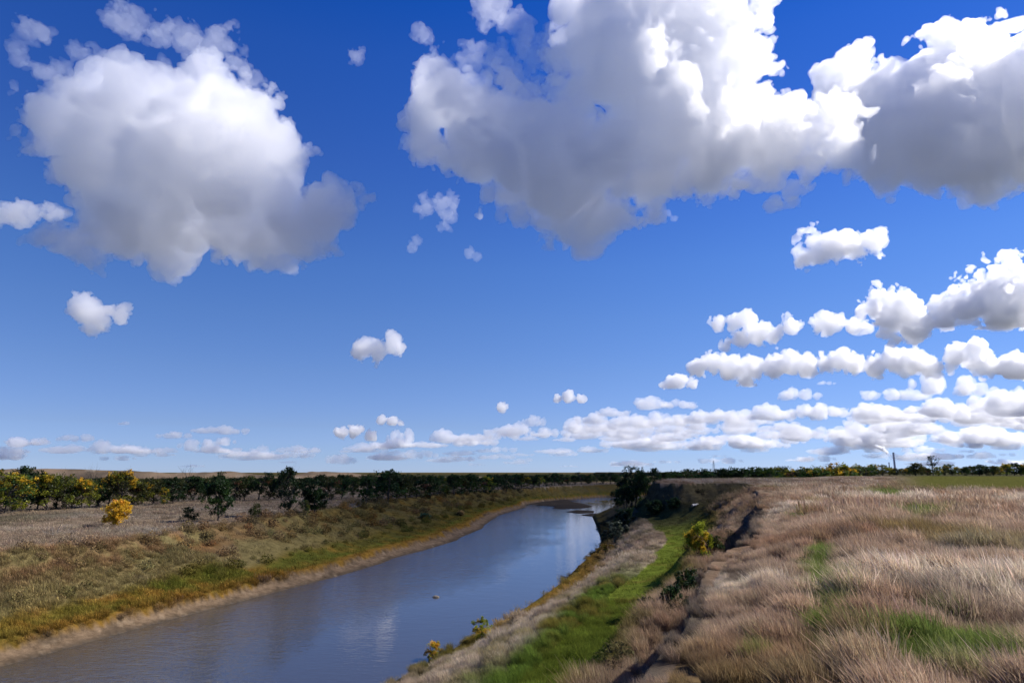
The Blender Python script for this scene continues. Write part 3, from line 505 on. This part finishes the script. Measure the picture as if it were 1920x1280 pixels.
# shrubs on the right bank
def bush(name, label, px, top, base, seed, h, n, clump, size, pal, wid=1.0, cat='shrub', **k):
    return tree(name, label, cat, None, own(seed, h, n * 2, clump, size * 1.1, pal, .08, **dict(dict(wid=.5, stems=5, gap=.05), **k)), px, top, base, wid, tint=1.35 if cat == 'sapling' else 1.1)
bush('yellow_shrub', 'yellow green shrub on the green strip below the cut bank edge', 1312, 972, 1052, 50, 2.4, 5000, .34, .05, [(YE, 3), ((.26, .27, .02), 4), (YG, 1)], .75)
bush('shrub', 'dark olive shrub at the right foot of the yellow green shrub', 1340, 1000, 1045, 51, 1.6, 2200, .3, .05, [(OG, 3), (DG, 2), (RU, 1)], 1.1)
bush('shrub', 'low dark bush under the yellow green shrub, against the slumped bank', 1288, 1062, 1122, 52, 1.4, 2600, .26, .045, [(DG, 3), (OG, 2)], 1.0)
bush('shrub', 'dark tangled bush lower down the slumped bank, nearest to the camera', 1262, 1092, 1150, 53, 1.2, 2400, .24, .04, [(DG, 3), (OG, 1), (MG, 1)], 1.0)
bush('willow_shrub', 'silvery grey green willow shrub at the right water edge', 1153, 974, 1018, 54, 2.6, 3600, .34, .07, [((.10, .125, .085), 3), ((.05, .07, .04), 2)], 1.0)
bush('shrub', 'dark teal green bush behind the silvery willow shrub', 1172, 950, 985, 55, 3, 2600, .5, .09, [((.03, .055, .035), 3), (DG, 2)], 1.2)
bush('shrub', 'dark bush at the foot of the bluff face, right of the tree clump', 1228, 935, 965, 56, 3, 2600, .5, .1, [(DG, 4)], 1.3)
bush('shrub', 'black green bush on the bluff face, right of the clump foot bush', 1262, 930, 955, 57, 3, 2400, .5, .1, [(DG, 4)], 1.3)
bush('sapling', 'small bright yellow sapling nearest the camera at the right waterline', 811, 1200, 1236, 58, 1.0, 2400, .2, .03, [(YE, 4), ((.26, .25, .02), 3)], .9, cat='sapling', gap=0)
bush('sapling', 'larger yellow green sapling with a thin top shoot at the right waterline', 905, 1152, 1202, 59, 1.5, 2800, .26, .032, [((.22, .24, .02), 3), (YE, 2)], .9, cat='sapling', gap=0)
bush('shrub', 'gold tinged low shrub beside the willow shrub at the water edge', 1140, 1018, 1036, 60, 1.2, 1600, .24, .05, [((.2, .13, .02), 3), (YG, 2)], 1.4)
bush('shrub', 'pale straw coloured shrub on the dark left bank', 864, 955, 966, 61, 1.6, 1500, .35, .08, [((.34, .25, .11), 3)], 1.6)
bush('shrub', 'blue green low bush on the dark left bank', 795, 960, 972, 62, 1.4, 1500, .4, .08, [((.03, .085, .05), 3)], 2.2)
# ---------------------------------------------------------------- dead wood, stone
def deadwood(name, label, P, size, seed, n=9, flat=.35, mat=None):
    rng = np.random.default_rng(seed); V, F = [], []
    def br(p, d, L, r, lv):
        for s in range(3):
            d2 = (d + Vector(rng.normal(0, .25, 3))).normalized(); d2.z = abs(d2.z) * .8; qn = p + d2 * L / 3; tube(V, F, p, qn, r, r * .8, 5); p, d, r = qn, d2, r * .8
        if lv < 2:
            for k in range(3): br(p - d * L * .3 * k, (d + Vector(rng.normal(0, .8, 3))).normalized(), L * .6, r * .7, lv + 1)
    for k in range(n):
        a = rng.uniform(0, 6.28); br(Vector((rng.normal(0, .15), rng.normal(0, .15), .02)) * size, Vector((math.cos(a), math.sin(a), rng.uniform(.1, 1) * flat * 2)).normalized(), size * rng.uniform(.3, .6), size * .018, 0)
    o = mesh_obj(name, V, F, mat or GREYWOOD, smooth=True); o.location = P; return tag(o, label, 'dead wood')
deadwood('dead_brush', 'grey dead brush lying on the pale left terrace near the bank top', ground(112, 1004), 2.6, 3)
deadwood('dead_brush', 'fallen dead branches on the terrace beyond the dark pair', ground(664, 951), 3.0, 4)
deadwood('dead_brush', 'dark fallen bough at the left picture edge under the tree line', ground(4, 962), 3.4, 5, 6)
deadwood('driftwood', 'dark driftwood snag sticking out of the right bank into the river', at(1057, 1082, .02), 1.5, 6, 7, .2, BARK)
deadwood('driftwood', 'thin driftwood twigs in the water below the willow shrub', at(1123, 1022, .02), 1.5, 8, 5, .2, BARK)
def log(name, label, px, py, L, r, rz, mat):
    V, F = [], []; rng = np.random.default_rng(px); p = Vector((-L/2, 0, r)); rr = r
    for s in range(8):
        qn = p + Vector((L/8, rng.normal(0, .03) * L, rng.normal(0, .012) * L)); tube(V, F, p, qn, rr, rr * .95, 9); p, rr = qn, rr * .95
    tube(V, F, (0, 0, r), (L*.12, L*.16, r*2.5), r*.5, r*.25, 6)
    o = mesh_obj(name, V, F, mat, smooth=True); o.location = ground(px, py); o.rotation_euler.z = rz; return tag(o, label, 'log')
log('log', 'short white bleached log on the dark bench below the bluff', 1304, 949, 2.2, .16, .9, bark_material('bleached wood', (.55, .53, .5)))
def rock(label, P, sx, sy, sz, seed):
    bm = bmesh.new(); bmesh.ops.create_icosphere(bm, subdivisions=4, radius=1)
    for v in bm.verts:
        c = v.co; k = 1 + .22 * float(fb(np.array([c.x*1.3 + seed]), np.array([c.y*1.3 + c.z]), 5)[0]) + .06 * float(vn(np.array([c.x*5]), np.array([c.y*5 + c.z*4]), 2)[0]); v.co = Vector((c.x*sx*k, c.y*sy*k, c.z*sz*k))
    me = bpy.data.meshes.new('rock'); bm.to_mesh(me); bm.free(); me.materials.append(bark_material('river stone', (.2, .165, .12))); o = bpy.data.objects.new('rock', me); C.objects.link(o); o.location = P
    return tag(o, label, 'rock')
rock('low brown rock alone in the middle of the river', at(817, 1119, .0), .32, .2, .16, 3)
# ---------------------------------------------------------------- power station chimney, its steam, lattice mast
def metal(name, c, r=.6):
    m = bpy.data.materials.new(name); m.use_nodes = True; t = m.node_tree; b = t.nodes['Principled BSDF']; b.inputs['Roughness'].default_value = r
    n = t.nodes.new('ShaderNodeTexNoise'); n.inputs['Scale'].default_value = .15; n.inputs['Detail'].default_value = 6; q = t.nodes.new('ShaderNodeValToRGB')
    q.color_ramp.elements[0].color = (*[v*.75 for v in c], 1); q.color_ramp.elements[1].color = (*[v*1.2 for v in c], 1); t.links.new(n.outputs['Fac'], q.inputs[0]); t.links.new(q.outputs[0], b.inputs['Base Color']); return m
CONC = metal('stack concrete', (.46, .46, .50))
def lathe(name, prof, mat, parent=None, k=24):
    V = [(r*math.cos(a*2*math.pi/k), r*math.sin(a*2*math.pi/k), z) for r, z in prof for a in range(k)]
    F = [(i*k+a, i*k+(a+1) % k, (i+1)*k+(a+1) % k, (i+1)*k+a) for i in range(len(prof)-1) for a in range(k)]
    return mesh_obj(name, V, F, mat, parent, smooth=True)
def far_root(name, px, D, label, cat):
    o = bpy.data.objects.new(name, None); C.objects.link(o); o.location = ((px - 960) / FPX * D, D, 0); o.location.z = zat(*o.location[:2]); return tag(o, label, cat)
Ds = 2400.; ht = (884 - 849) / FPX * Ds / math.cos(PITCH)**0 + 2
s1 = far_root('smokestack', 1666, Ds, 'tall grey power station smokestack giving off white steam behind the right treeline', 'smokestack')
lathe('shaft', [(3.8, -2), (3.5, ht*.35), (3.2, ht*.7), (2.9, ht*.955)], CONC, s1); lathe('top_band', [(2.95, ht*.955), (3.2, ht*.957), (3.2, ht*.99), (3.0, ht), (2.4, ht), (2.4, ht - 4)], metal('stack lip', (.10, .10, .12)), s1)
lathe('platform', [(3.2, ht*.72), (4.0, ht*.722), (4.0, ht*.735), (3.2, ht*.737)], metal('gantry', (.12, .12, .13)), s1)
s2 = far_root('smokestack', 1656, Ds, 'short thin grey stack left of the tall smokestack', 'smokestack')
lathe('shaft', [(2.2, -2), (1.9, 20), (1.7, 32)], CONC, s2); lathe('top_band', [(1.75, 32), (2.1, 32.1), (2.1, 34), (1.3, 34), (1.3, 32)], metal('stack lip', (.10, .10, .12)), s2)
def mast():
    D = 700.; h = (884 - 863) / FPX * D + 3; o = far_root('lattice_mast', 1332, D, 'thin lattice mast standing above the trees behind the bluff', 'mast'); V, F = [], []
    for k in range(4):
        sx, sy = ((-1, -1), (1, -1), (1, 1), (-1, 1))[k]; tube(V, F, (sx*1.4, sy*1.4, -1), (sx*.25, sy*.25, h), .13, .08, 4)
    n = 9
    for i in range(n):
        for k in range(4):
            a, b = ((-1, -1), (1, -1), (1, 1), (-1, 1))[k], ((-1, -1), (1, -1), (1, 1), (-1, 1))[(k+1) % 4]; w0, w1 = 1.4 - 1.15*i/n, 1.4 - 1.15*(i+1)/n
            tube(V, F, (a[0]*w0, a[1]*w0, h*i/n), (b[0]*w1, b[1]*w1, h*(i+1)/n), .06, .06, 4)
    mesh_obj('lattice', V, F, metal('galvanised steel', (.2, .2, .22), .45), o)
    V, F = [], []
    for i, w in ((.72, 1.8), (.86, 1.4)): tube(V, F, (-w, 0, h*i), (w, 0, h*i), .09, .09, 4)
    mesh_obj('crossarm', V, F, metal('galvanised arm', (.2, .2, .22), .45), o)
mast()
# ---------------------------------------------------------------- clouds: real volumes, each a closed hull filled with scattering vapour
def bspline(n, cell, off):
    x = (np.arange(n) / cell + off); i = np.floor(x).astype(int); t = (x - i).astype(np.float32)
    M = np.zeros((n, i.max() + 4), np.float32); r = np.arange(n)
    for k, w in enumerate(((1-t)**3/6, (3*t**3-6*t**2+4)/6, (-3*t**3+3*t**2+3*t+1)/6, t**3/6)): M[r, i + k] += w
    return M
NOISE = {}
def noise3(shape, cell, rng):
    """Smooth noise with features of about cell voxels: a random window of one stored block per octave."""
    if cell not in NOISE:
        q = np.random.default_rng(int(cell * 10)); big = (440, 300, 300)
        Ms = [bspline(n, cell, 0) for n in big]
        g = q.standard_normal([m.shape[1] for m in Ms]).astype(np.float32)
        g = np.tensordot(Ms[0], g, (1, 0)); g = np.matmul(Ms[1], g); g = np.tensordot(g, Ms[2], (2, 1))
        NOISE[cell] = (g * 2.2).astype(np.float16)
    g = NOISE[cell]
    sl = []
    for n, m in zip(shape, g.shape):
        o = rng.integers(0, max(1, m - n)); sl.append(np.arange(o, o + n) % m)
    f = g[sl[0][0]:sl[0][0]+shape[0], sl[1][0]:sl[1][0]+shape[1], sl[2][0]:sl[2][0]+shape[2]] if all(n <= m for n, m in zip(shape, g.shape)) else g[np.ix_(*sl)]
    return f.astype(np.float32)
def vapour(name, density, g=0.4):
    m = bpy.data.materials.new(name); m.use_nodes = True; t = m.node_tree; t.nodes.clear()
    v = t.nodes.new('ShaderNodeVolumeScatter'); v.inputs['Color'].default_value = (1, 1, 1, 1)
    v.inputs['Density'].default_value = density; v.inputs['Anisotropy'].default_value = g
    o = t.nodes.new('ShaderNodeOutputMaterial'); t.links.new(v.outputs[0], o.inputs['Volume'])
    return m
def cloud_mesh(name, balls, D, mat, seed, vox=2.2, kids=(9, 5), amp=0.20, wispy=0.0, flat=None, parent=None, world=False, crumbs=400):
    """balls: (px, py, radius_px, depth_px) as the cloud shows from the river bank; D its distance in metres."""
    rng = np.random.default_rng(seed); s = D / FPX
    base = []
    for b in balls:
        if world: base.append((b[0], b[1], b[2], b[3])); continue
        d = ray(b[0], b[1]); c = np.array(d) / s * 0
        t = (D + (b[3] if len(b) > 3 else 0) * s) / d.y * math.cos(0)
        P = np.array(d) * t; base.append((P[0], P[1], P[2], b[2] * t * d.y / FPX * 1.0 / d.y))
    base = np.array(base, np.float32)
    allb = [base]; prev = base
    for lv, n in enumerate(kids):
        m = len(prev) * n
        u = rng.standard_normal((m, 3)).astype(np.float32); u /= np.linalg.norm(u, axis=1, keepdims=True)
        u[:, 2] = np.where(u[:, 2] < -0.3, -u[:, 2], u[:, 2])
        p = np.repeat(prev, n, 0); r = p[:, 3] * rng.uniform(0.28, 0.55, m).astype(np.float32)
        ch = np.concatenate([p[:, :3] + u * (p[:, 3] - r * 0.35)[:, None], r[:, None]], 1)
        allb.append(ch); prev = ch
    B = np.concatenate(allb); v = vox * s
    B = B[B[:, 3] > v * 1.2]
    rmax = base[:, 3].max(); pad = np.median(base[:, 3]) * (0.8 * amp + 1.0 * wispy) + 3 * v
    lo = (B[:, :3] - B[:, 3:]).min(0) - pad; hi = (B[:, :3] + B[:, 3:]).max(0) + pad
    n = np.ceil((hi - lo) / v).astype(int)
    F = np.full(n, 1e3, np.float32); mg = np.median(base[:, 3]) * (0.9 * amp + 1.2 * wispy) / v + 5
    for x, y, z, r in B:
        c = (np.array((x, y, z)) - lo) / v; rr = r / v; m_ = mg if rr > 12 else min(mg, rr + 4)
        i0 = np.maximum(np.floor(c - rr - m_).astype(int), 0); i1 = np.minimum(np.ceil(c + rr + m_).astype(int) + 1, n)
        ax = [np.arange(a, b, dtype=np.float32) - q for a, b, q in zip(i0, i1, c)]
        d = np.sqrt(ax[0][:, None, None]**2 + ax[1][None, :, None]**2 + ax[2][None, None, :]**2) - rr
        sl = tuple(slice(a, b) for a, b in zip(i0, i1)); np.minimum(F[sl], d, out=F[sl])
    R0 = np.median(base[:, 3]) / v
    w = amp * R0
    for cell, k in ((36, 1.15), (18, 0.92), (9, 0.52), (4.6, 0.29), (2.4, 0.16)):
        if cell > R0 * 1.1: continue
        k *= w * (min(1, R0 / 36) ** -0.0)
        nz = noise3(n, cell, rng)
        F -= k * (np.abs(nz) * 1.2 - 0.6)
        if wispy: F += wispy / amp * k * noise3(n, cell, rng)
    if flat is not None:       # level underside
        d = ray(960, flat); zb = (D * d.z / d.y - lo[2]) / v
        zz = np.arange(n[2], dtype=np.float32)[None, None, :]
        F = np.maximum(F, (zb - zz) * 0.8 + noise3(n, 18, rng) * R0 * 0.05)
    for ax in range(3):
        for e in (0, -1):
            ix = [slice(None)]*3; ix[ax] = e; F[tuple(ix)] = 1e3
    F = np.clip(F, -5, 5)
    g = vdb.FloatGrid(5.0); g.copyFromArray(F)
    pts, quads = g.convertToQuads(0.0)
    pts = pts * v + lo + (0 if world else np.array((0, 0, CAM_Z)))
    lab = np.arange(len(pts)); E = np.concatenate([quads[:, [0, 1]], quads[:, [1, 2]], quads[:, [2, 3]]])      # drop stray crumbs of vapour
    while True:
        m = np.minimum(lab[E[:, 0]], lab[E[:, 1]]); new = lab.copy(); np.minimum.at(new, E[:, 0], m); np.minimum.at(new, E[:, 1], m); new = new[new]; new = new[new]
        if (new == lab).all(): break
        lab = new
    cnt = np.bincount(lab[quads[:, 0]], minlength=len(pts)); quads = quads[cnt[lab[quads[:, 0]]] >= crumbs]
    used = np.unique(quads); remap = np.zeros(len(pts), np.int64); remap[used] = np.arange(len(used)); pts, quads = pts[used], remap[quads]
    o = mesh_obj(name, pts, quads[:, ::-1] if False else quads, mat, parent)
    return o

dense = vapour('cloud_vapour', 0.028, 0.62)
mid_v = vapour('small_cloud_vapour', 0.036, 0.65)
thin = vapour('wisp_vapour', 0.008, 0.45)
G = 'fair weather cumulus clouds'
def cloud(label, balls, D, mat, seed, **k):
    if D < 2000 and seed < 20: balls = [(b[0], b[1], b[2] * (.74 if mat is thin else .90), b[3]) for b in balls]
    return tag(cloud_mesh('cloud', balls, D, mat, seed, **k), label, 'cloud', G)
LEFT = [(160,225,58,0),(100,255,26,20),(270,230,75,10),(210,300,85,20),(400,240,75,20),(465,235,60,10),(490,310,70,0),(330,320,105,-40),(420,330,90,-50),(510,370,60,0),(320,420,75,10),(220,430,55,0),(160,445,28,0),(120,450,16,0),(430,440,60,20),(520,440,48,0),(580,425,40,0),(600,400,38,10),(640,380,28,10),(665,385,16,0),(420,480,25,0),(40,262,14,0),(220,405,40,-90),(605,405,44,-60),(560,450,40,-20),(650,375,30,0),(510,470,34,0),(100,450,20,0)]
MID = [(815,215,50,0),(860,200,55,0),(800,260,42,0),(930,220,60,10),(900,275,75,-20),(1000,255,70,0),(990,320,80,-50),(1090,310,95,-50),(1060,385,60,-30),(1110,395,55,0),(1090,430,25,0),(1150,415,25,0),(1130,70,70,30),(1210,50,85,40),(1180,140,85,-20),(1230,170,80,-30),(1300,60,90,40),(1365,40,55,40),(1360,90,40,30),(1260,250,85,-20),(1340,180,70,20),(1390,240,65,10),(1330,290,75,-20),(1430,280,60,-10),(1220,340,45,-10),(1490,240,45,0),(1550,225,42,0),(1575,265,38,0),(1450,345,22,0),(1090,170,50,20),(1520,300,40,0)]
RIGHT = [(1605,162,38,20),(1565,172,22,20),(1640,190,50,10),(1795,118,50,40),(1750,150,42,30),(1850,140,42,30),(1710,200,70,10),(1640,260,60,-10),(1720,270,75,-40),(1810,220,85,0),(1890,230,85,0),(1910,150,42,40),(1955,135,50,40),(1960,210,110,0),(1910,300,55,-20),(1820,310,50,-30),(1730,330,28,-10),(1640,310,36,0),(1600,290,30,0)]
cloud('broad grey bellied cumulus filling the upper left of the sky', LEFT, 1500, dense, 1, amp=0.46, wispy=0.13)
cloud('biggest cumulus towering over the middle of the river, its belly dark grey', MID, 1600, dense, 2, amp=0.46, wispy=0.13)
cloud('tall bright rimmed cumulus at the upper right edge of the sky', RIGHT, 1900, dense, 3, amp=0.42, wispy=0.10)
WISPS_L = [(220,35,26,0),(250,45,22,0),(300,60,26,0),(350,70,30,0),(400,85,26,0),(430,80,24,0),(445,120,20,0),(470,150,18,0),(500,165,14,0),(420,140,12,0)]
WISPS_L2 = [(60,60,22,0),(80,65,14,0),(30,90,14,0),(35,105,14,0),(150,100,20,0),(190,115,20,0),(75,130,20,0),(110,140,24,0),(140,150,16,0),(30,165,12,0),(310,130,12,0)]
cloud('ragged arc of thin torn cloud above the upper left cumulus', WISPS_L, 1450, thin, 4, amp=0.5, wispy=0.65, vox=1.8, crumbs=60)
cloud('shreds of thin cloud left of the ragged arc, above the left cumulus', WISPS_L2, 1450, thin, 5, amp=0.5, wispy=0.7, vox=1.8, crumbs=60)
WISPS_M = [(920,15,34,0),(905,40,20,0),(960,45,22,0),(985,60,22,0),(810,122,24,0),(795,60,18,0),(885,110,30,0),(930,115,30,0),(960,140,30,0),(1000,110,34,0),(1030,80,30,0),(1000,170,26,0),(1415,80,12,0),(1430,120,14,0),(1425,15,16,0)]
cloud('torn white fringe of cloud on the left shoulder of the biggest cumulus', WISPS_M, 1560, thin, 6, amp=0.5, wispy=0.65, vox=1.8, crumbs=60)
SMALL = [
 ('small two lobed white cloud low in the left sky, below the grey bellied cumulus', [(160,582,26,0),(182,600,24,0),(172,612,14,0),(226,590,15,0)], 2600, {}),
 ('small heart shaped white cloud alone in the clear sky left of the river', [(682,655,21,0),(706,660,18,0),(737,645,19,0)], 3000, {}),
 ('torn white cloudlet hanging under the left tip of the biggest cumulus', [(798,388,17,0),(826,382,18,0),(845,378,14,0),(840,400,16,0),(832,425,9,0)], 1900, dict(wispy=0.35)),
 ('small slanting shred of cloud beneath the torn cloudlet', [(782,452,9,0),(772,465,10,0)], 1900, dict(wispy=0.35)),
 ('small wispy scrap of cloud right of the slanting shred', [(880,476,10,0),(895,482,9,0)], 1900, dict(wispy=0.35)),
 ('tiny pale puff of cloud alone between the two upper big cumulus', [(668,108,11,0)], 1900, dict(wispy=0.35)),
 ('tiny streak of cloud under the belly of the biggest cumulus', [(1252,400,6,0),(1265,410,6,0)], 1900, dict(wispy=0.35)),
 ('scrap of cloud at the left picture edge beside the grey bellied cumulus', [(5,400,20,0),(35,402,20,0),(60,398,12,0),(105,402,13,0)], 1700, dict(wispy=0.3)),
 ('white ragged cloud alone under the right upper cumulus', [(1510,488,13,0),(1535,470,22,0),(1570,460,28,0),(1605,462,26,0),(1635,455,18,0),(1510,435,8,0)], 2600, dict(wispy=0.25)),
 ('flat based cumulus with grey underside cut by the right picture edge', [(1890,545,42,0),(1850,550,34,0),(1815,572,30,0),(1775,597,18,0),(1920,575,45,0),(1870,590,34,0)], 3600, dict(flat=614)),
 ('plump round topped cumulus left of the flat based one at the right edge', [(1650,575,26,0),(1680,575,28,0),(1700,595,30,0),(1725,615,20,0),(1665,600,24,0),(1665,630,12,0)], 3600, {}),
 ('low cloud with two bumps left of the plump cumulus', [(1545,608,18,0),(1570,605,14,0),(1600,612,12,0),(1620,614,10,0)], 3800, {}),
 ('straggling white cloud with a detached puff on its right', [(1345,608,14,0),(1380,605,15,0),(1402,600,18,0),(1420,625,22,0),(1390,635,18,0),(1450,632,15,0),(1362,645,10,0),(1485,610,15,0)], 3800, {}),
 ('long lumpy cloud bank under the straggling cloud', [(1310,690,16,0),(1335,680,20,0),(1370,690,24,0),(1410,692,22,0),(1445,690,20,0),(1480,682,22,0),(1510,688,18,0),(1400,712,16,0)], 4600, dict(flat=724)),
 ('cloud bank with two domes right of the long lumpy one', [(1545,682,14,0),(1578,672,20,0),(1600,685,18,0),(1640,690,20,0),(1675,675,22,0),(1710,680,24,0),(1745,690,20,0)], 4600, dict(flat=712)),
 ('lumpy cloud bank meeting the right picture edge below the flat based cumulus', [(1810,668,18,0),(1835,680,22,0),(1870,690,20,0),(1900,685,22,0),(1930,690,24,0)], 4600, dict(flat=712)),
 ('small dome shaped cloud at the left foot of the long lumpy bank', [(1258,718,12,0),(1275,712,14,0),(1298,720,10,0)], 5200, dict(flat=728)),
 ('small lens shaped cloud above the middle of the horizon clouds', [(1045,748,8,0),(1065,745,11,0),(1090,748,8,0)], 5600, dict(flat=755)),
 ('tiny puff left of the lens shaped cloud', [(940,764,10,0)], 5600, {}),
 ('small wedge of cloud low above the left trees', [(640,810,10,0),(668,808,14,0),(695,818,10,0)], 6500, dict(flat=826)),
 ('small flat cloud above the low wedge', [(715,788,9,0),(735,790,10,0),(752,794,6,0)], 6500, dict(flat=798)),
]
for i, (lb, balls, D, k) in enumerate(SMALL):
    k = dict(dict(amp=0.5, wispy=0.22, vox=1.25, crumbs=120), **k)
    balls = [(b[0], b[1], b[2] * (1.0 if b[2] < 13 else .92 if b[2] < 20 else .84)) for b in balls]
    cloud(lb, balls, D, thin if k['wispy'] > 0.3 else mid_v, 20 + i, **k)
# horizon clouds: a dozen cumulus and copies of them, ever farther off
protos = []; dims = {}
rp = random.Random(5)
for i in range(8):
    n = rp.randint(4, 7); L = rp.uniform(32, 60); bl = []
    for k in range(n):
        u = (k + 0.5) / n; bl.append((960 + (u - 0.5) * 2 * L + rp.uniform(-5, 5), 740 - rp.uniform(0, 14) * (1 - abs(2*u-1)), rp.uniform(9, 19) * (1.15 - 0.55 * abs(2*u-1)), rp.uniform(-20, 20)))
    o = cloud_mesh('cloud', bl, 9000, None, 70 + i, amp=0.42, wispy=0.1, vox=1.4, flat=752)
    me = o.data; co = np.empty(len(me.vertices) * 3, np.float32); me.vertices.foreach_get('co', co); co = co.reshape(-1, 3)
    co -= np.array((0, co[:, 1].mean(), co[:, 2].min())); me.vertices.foreach_set('co', co.ravel()); me.update()
    bpy.data.objects.remove(o); protos.append(me); dims[me.name] = (np.ptp(co[:, 0]), co[:, 2].max())
far_v = [vapour('far_cloud_vapour', d, 0.5) for d in (0.006, 0.0036, 0.0022)]
def horizon_cloud(px, base_y, w, h, label, seed):
    q = random.Random(seed)
    z0 = 1150.0; d = ray(px, base_y); D = min(z0 / d.z * d.y, 30000)
    D = max(D, 6000); t = D / d.y; P = Vector(d) * t
    me = protos[q.randrange(len(protos))]
    xs, zs = dims[me.name]
    o = bpy.data.objects.new('cloud', me); C.objects.link(o)
    o.location = (P.x, P.y, P.z + CAM_Z); sx = w * t / FPX / xs; sz = h * t / FPX / zs
    o.scale = (sx * q.choice((-1, 1)), (sx + sz) / 2, sz)
    if not me.materials: me.materials.append(far_v[0])
    o.material_slots[0].link = 'OBJECT'; o.material_slots[0].material = far_v[0 if base_y < 800 else 1 if base_y < 845 else 2]
    return tag(o, label, 'cloud', 'small clouds packed along the horizon')

hz = random.Random(21)
side = dict(L='above the left woods', M='above the river bend', R='above the right treeline')
named = [(40,838,60,16,'L'),(75,834,40,12,'L'),(20,862,60,24,'L'),(140,828,48,13,'L'),(200,850,60,24,'L'),(232,797,20,7,'L'),(325,822,52,13,'L'),(385,812,50,13,'L'),(430,815,60,18,'L'),(415,836,50,16,'L'),(370,846,70,22,'L'),(265,856,34,18,'L'),(440,860,60,15,'L'),(487,852,34,18,'L'),(560,860,56,18,'L'),(640,870,60,20,'L'),
 (750,836,46,34,'M'),(735,858,60,16,'M'),(790,860,60,18,'M'),(840,832,70,30,'M'),(890,838,80,26,'M'),(960,818,70,30,'M'),(1000,800,46,24,'M'),(1030,822,70,22,'M'),(1110,796,60,26,'M'),(1150,782,60,20,'M'),(1130,820,80,28,'M'),(1195,822,80,30,'M'),(1225,768,70,26,'M'),(1275,768,60,22,'M'),(1240,800,80,30,'M'),(1300,806,60,24,'M'),
 (1360,790,70,26,'R'),(1390,815,70,24,'R'),(1500,752,74,28,'R'),(1450,790,80,34,'R'),(1520,788,70,32,'R'),(1550,722,32,9,'R'),(1660,752,70,22,'R'),(1715,752,60,22,'R'),(1630,786,80,30,'R'),(1690,790,70,24,'R'),(1760,742,90,42,'R'),(1830,744,70,30,'R'),(1880,766,80,32,'R'),(1930,770,70,38,'R'),(1760,796,90,30,'R'),(1840,800,90,32,'R'),(1910,806,90,26,'R')]
for i, (px, by, w, h, s) in enumerate(named):
    horizon_cloud(px, by, w * 1.1, h, f'one of the small puffy clouds packed low {side[s]}', 300 + i)
for i in range(120):
    px = hz.uniform(640, 1980) if i < 95 else hz.uniform(-20, 640); by = hz.uniform(806, 876); by = max(by, np.interp(px, [0, 640, 900, 1300, 1900], [850, 850, 826, 800, 780]))
    w = hz.uniform(30, 85); horizon_cloud(px, by, w, w * hz.uniform(.2, .36) * np.interp(by, [800, 870], [1, .55]), 'one of the flat pale clouds layered along the horizon', 400 + i)
for i in range(60):
    px = hz.uniform(1080, 1960); by = hz.uniform(775, 850); by = max(by, np.interp(px, [1080, 1300, 1900], [815, 795, 765])); w = hz.uniform(55, 110)
    horizon_cloud(px, by, w, w * hz.uniform(.26, .38), 'one of the lumpy clouds heaped over the right horizon', 700 + i)
h0 = 900.; kx, ky = math.sin(SUN_AZ) / math.tan(SUN_EL) * h0, math.cos(SUN_AZ) / math.tan(SUN_EL) * h0
shade = [(kx + gx + 8, ky + gy + 28, h0 + 12 * math.sin(gx), r) for gx, gy, r in ((-26, 106, 40), (8, 112, 34), (-32, 160, 46), (14, 165, 42), (-28, 225, 48), (22, 230, 44), (0, 300, 50), (45, 315, 46), (60, 270, 34))]  # unseen cloud, added so that its shadow falls on the far banks
tag(cloud_mesh('cloud', shade, 1300, vapour('shade_cloud_vapour', .0085, .45), 90, amp=0.40, wispy=.1, vox=3.2, world=True), 'unseen cloud added beyond the top right corner of the view, shading the far banks', 'cloud', G)
sm_ = cloud_mesh('steam', [(1663, 848, 2.0, 0), (1659, 845, 2.6, 0), (1655, 841, 3.2, 0), (1650, 839, 3.0, 0), (1644, 837, 2.4, 0)], 2400, vapour('steam', .5), 91, amp=.4, wispy=.2, vox=.28, crumbs=0)
tag(sm_, 'white steam drifting left from the tall smokestack', 'steam', kind='stuff')
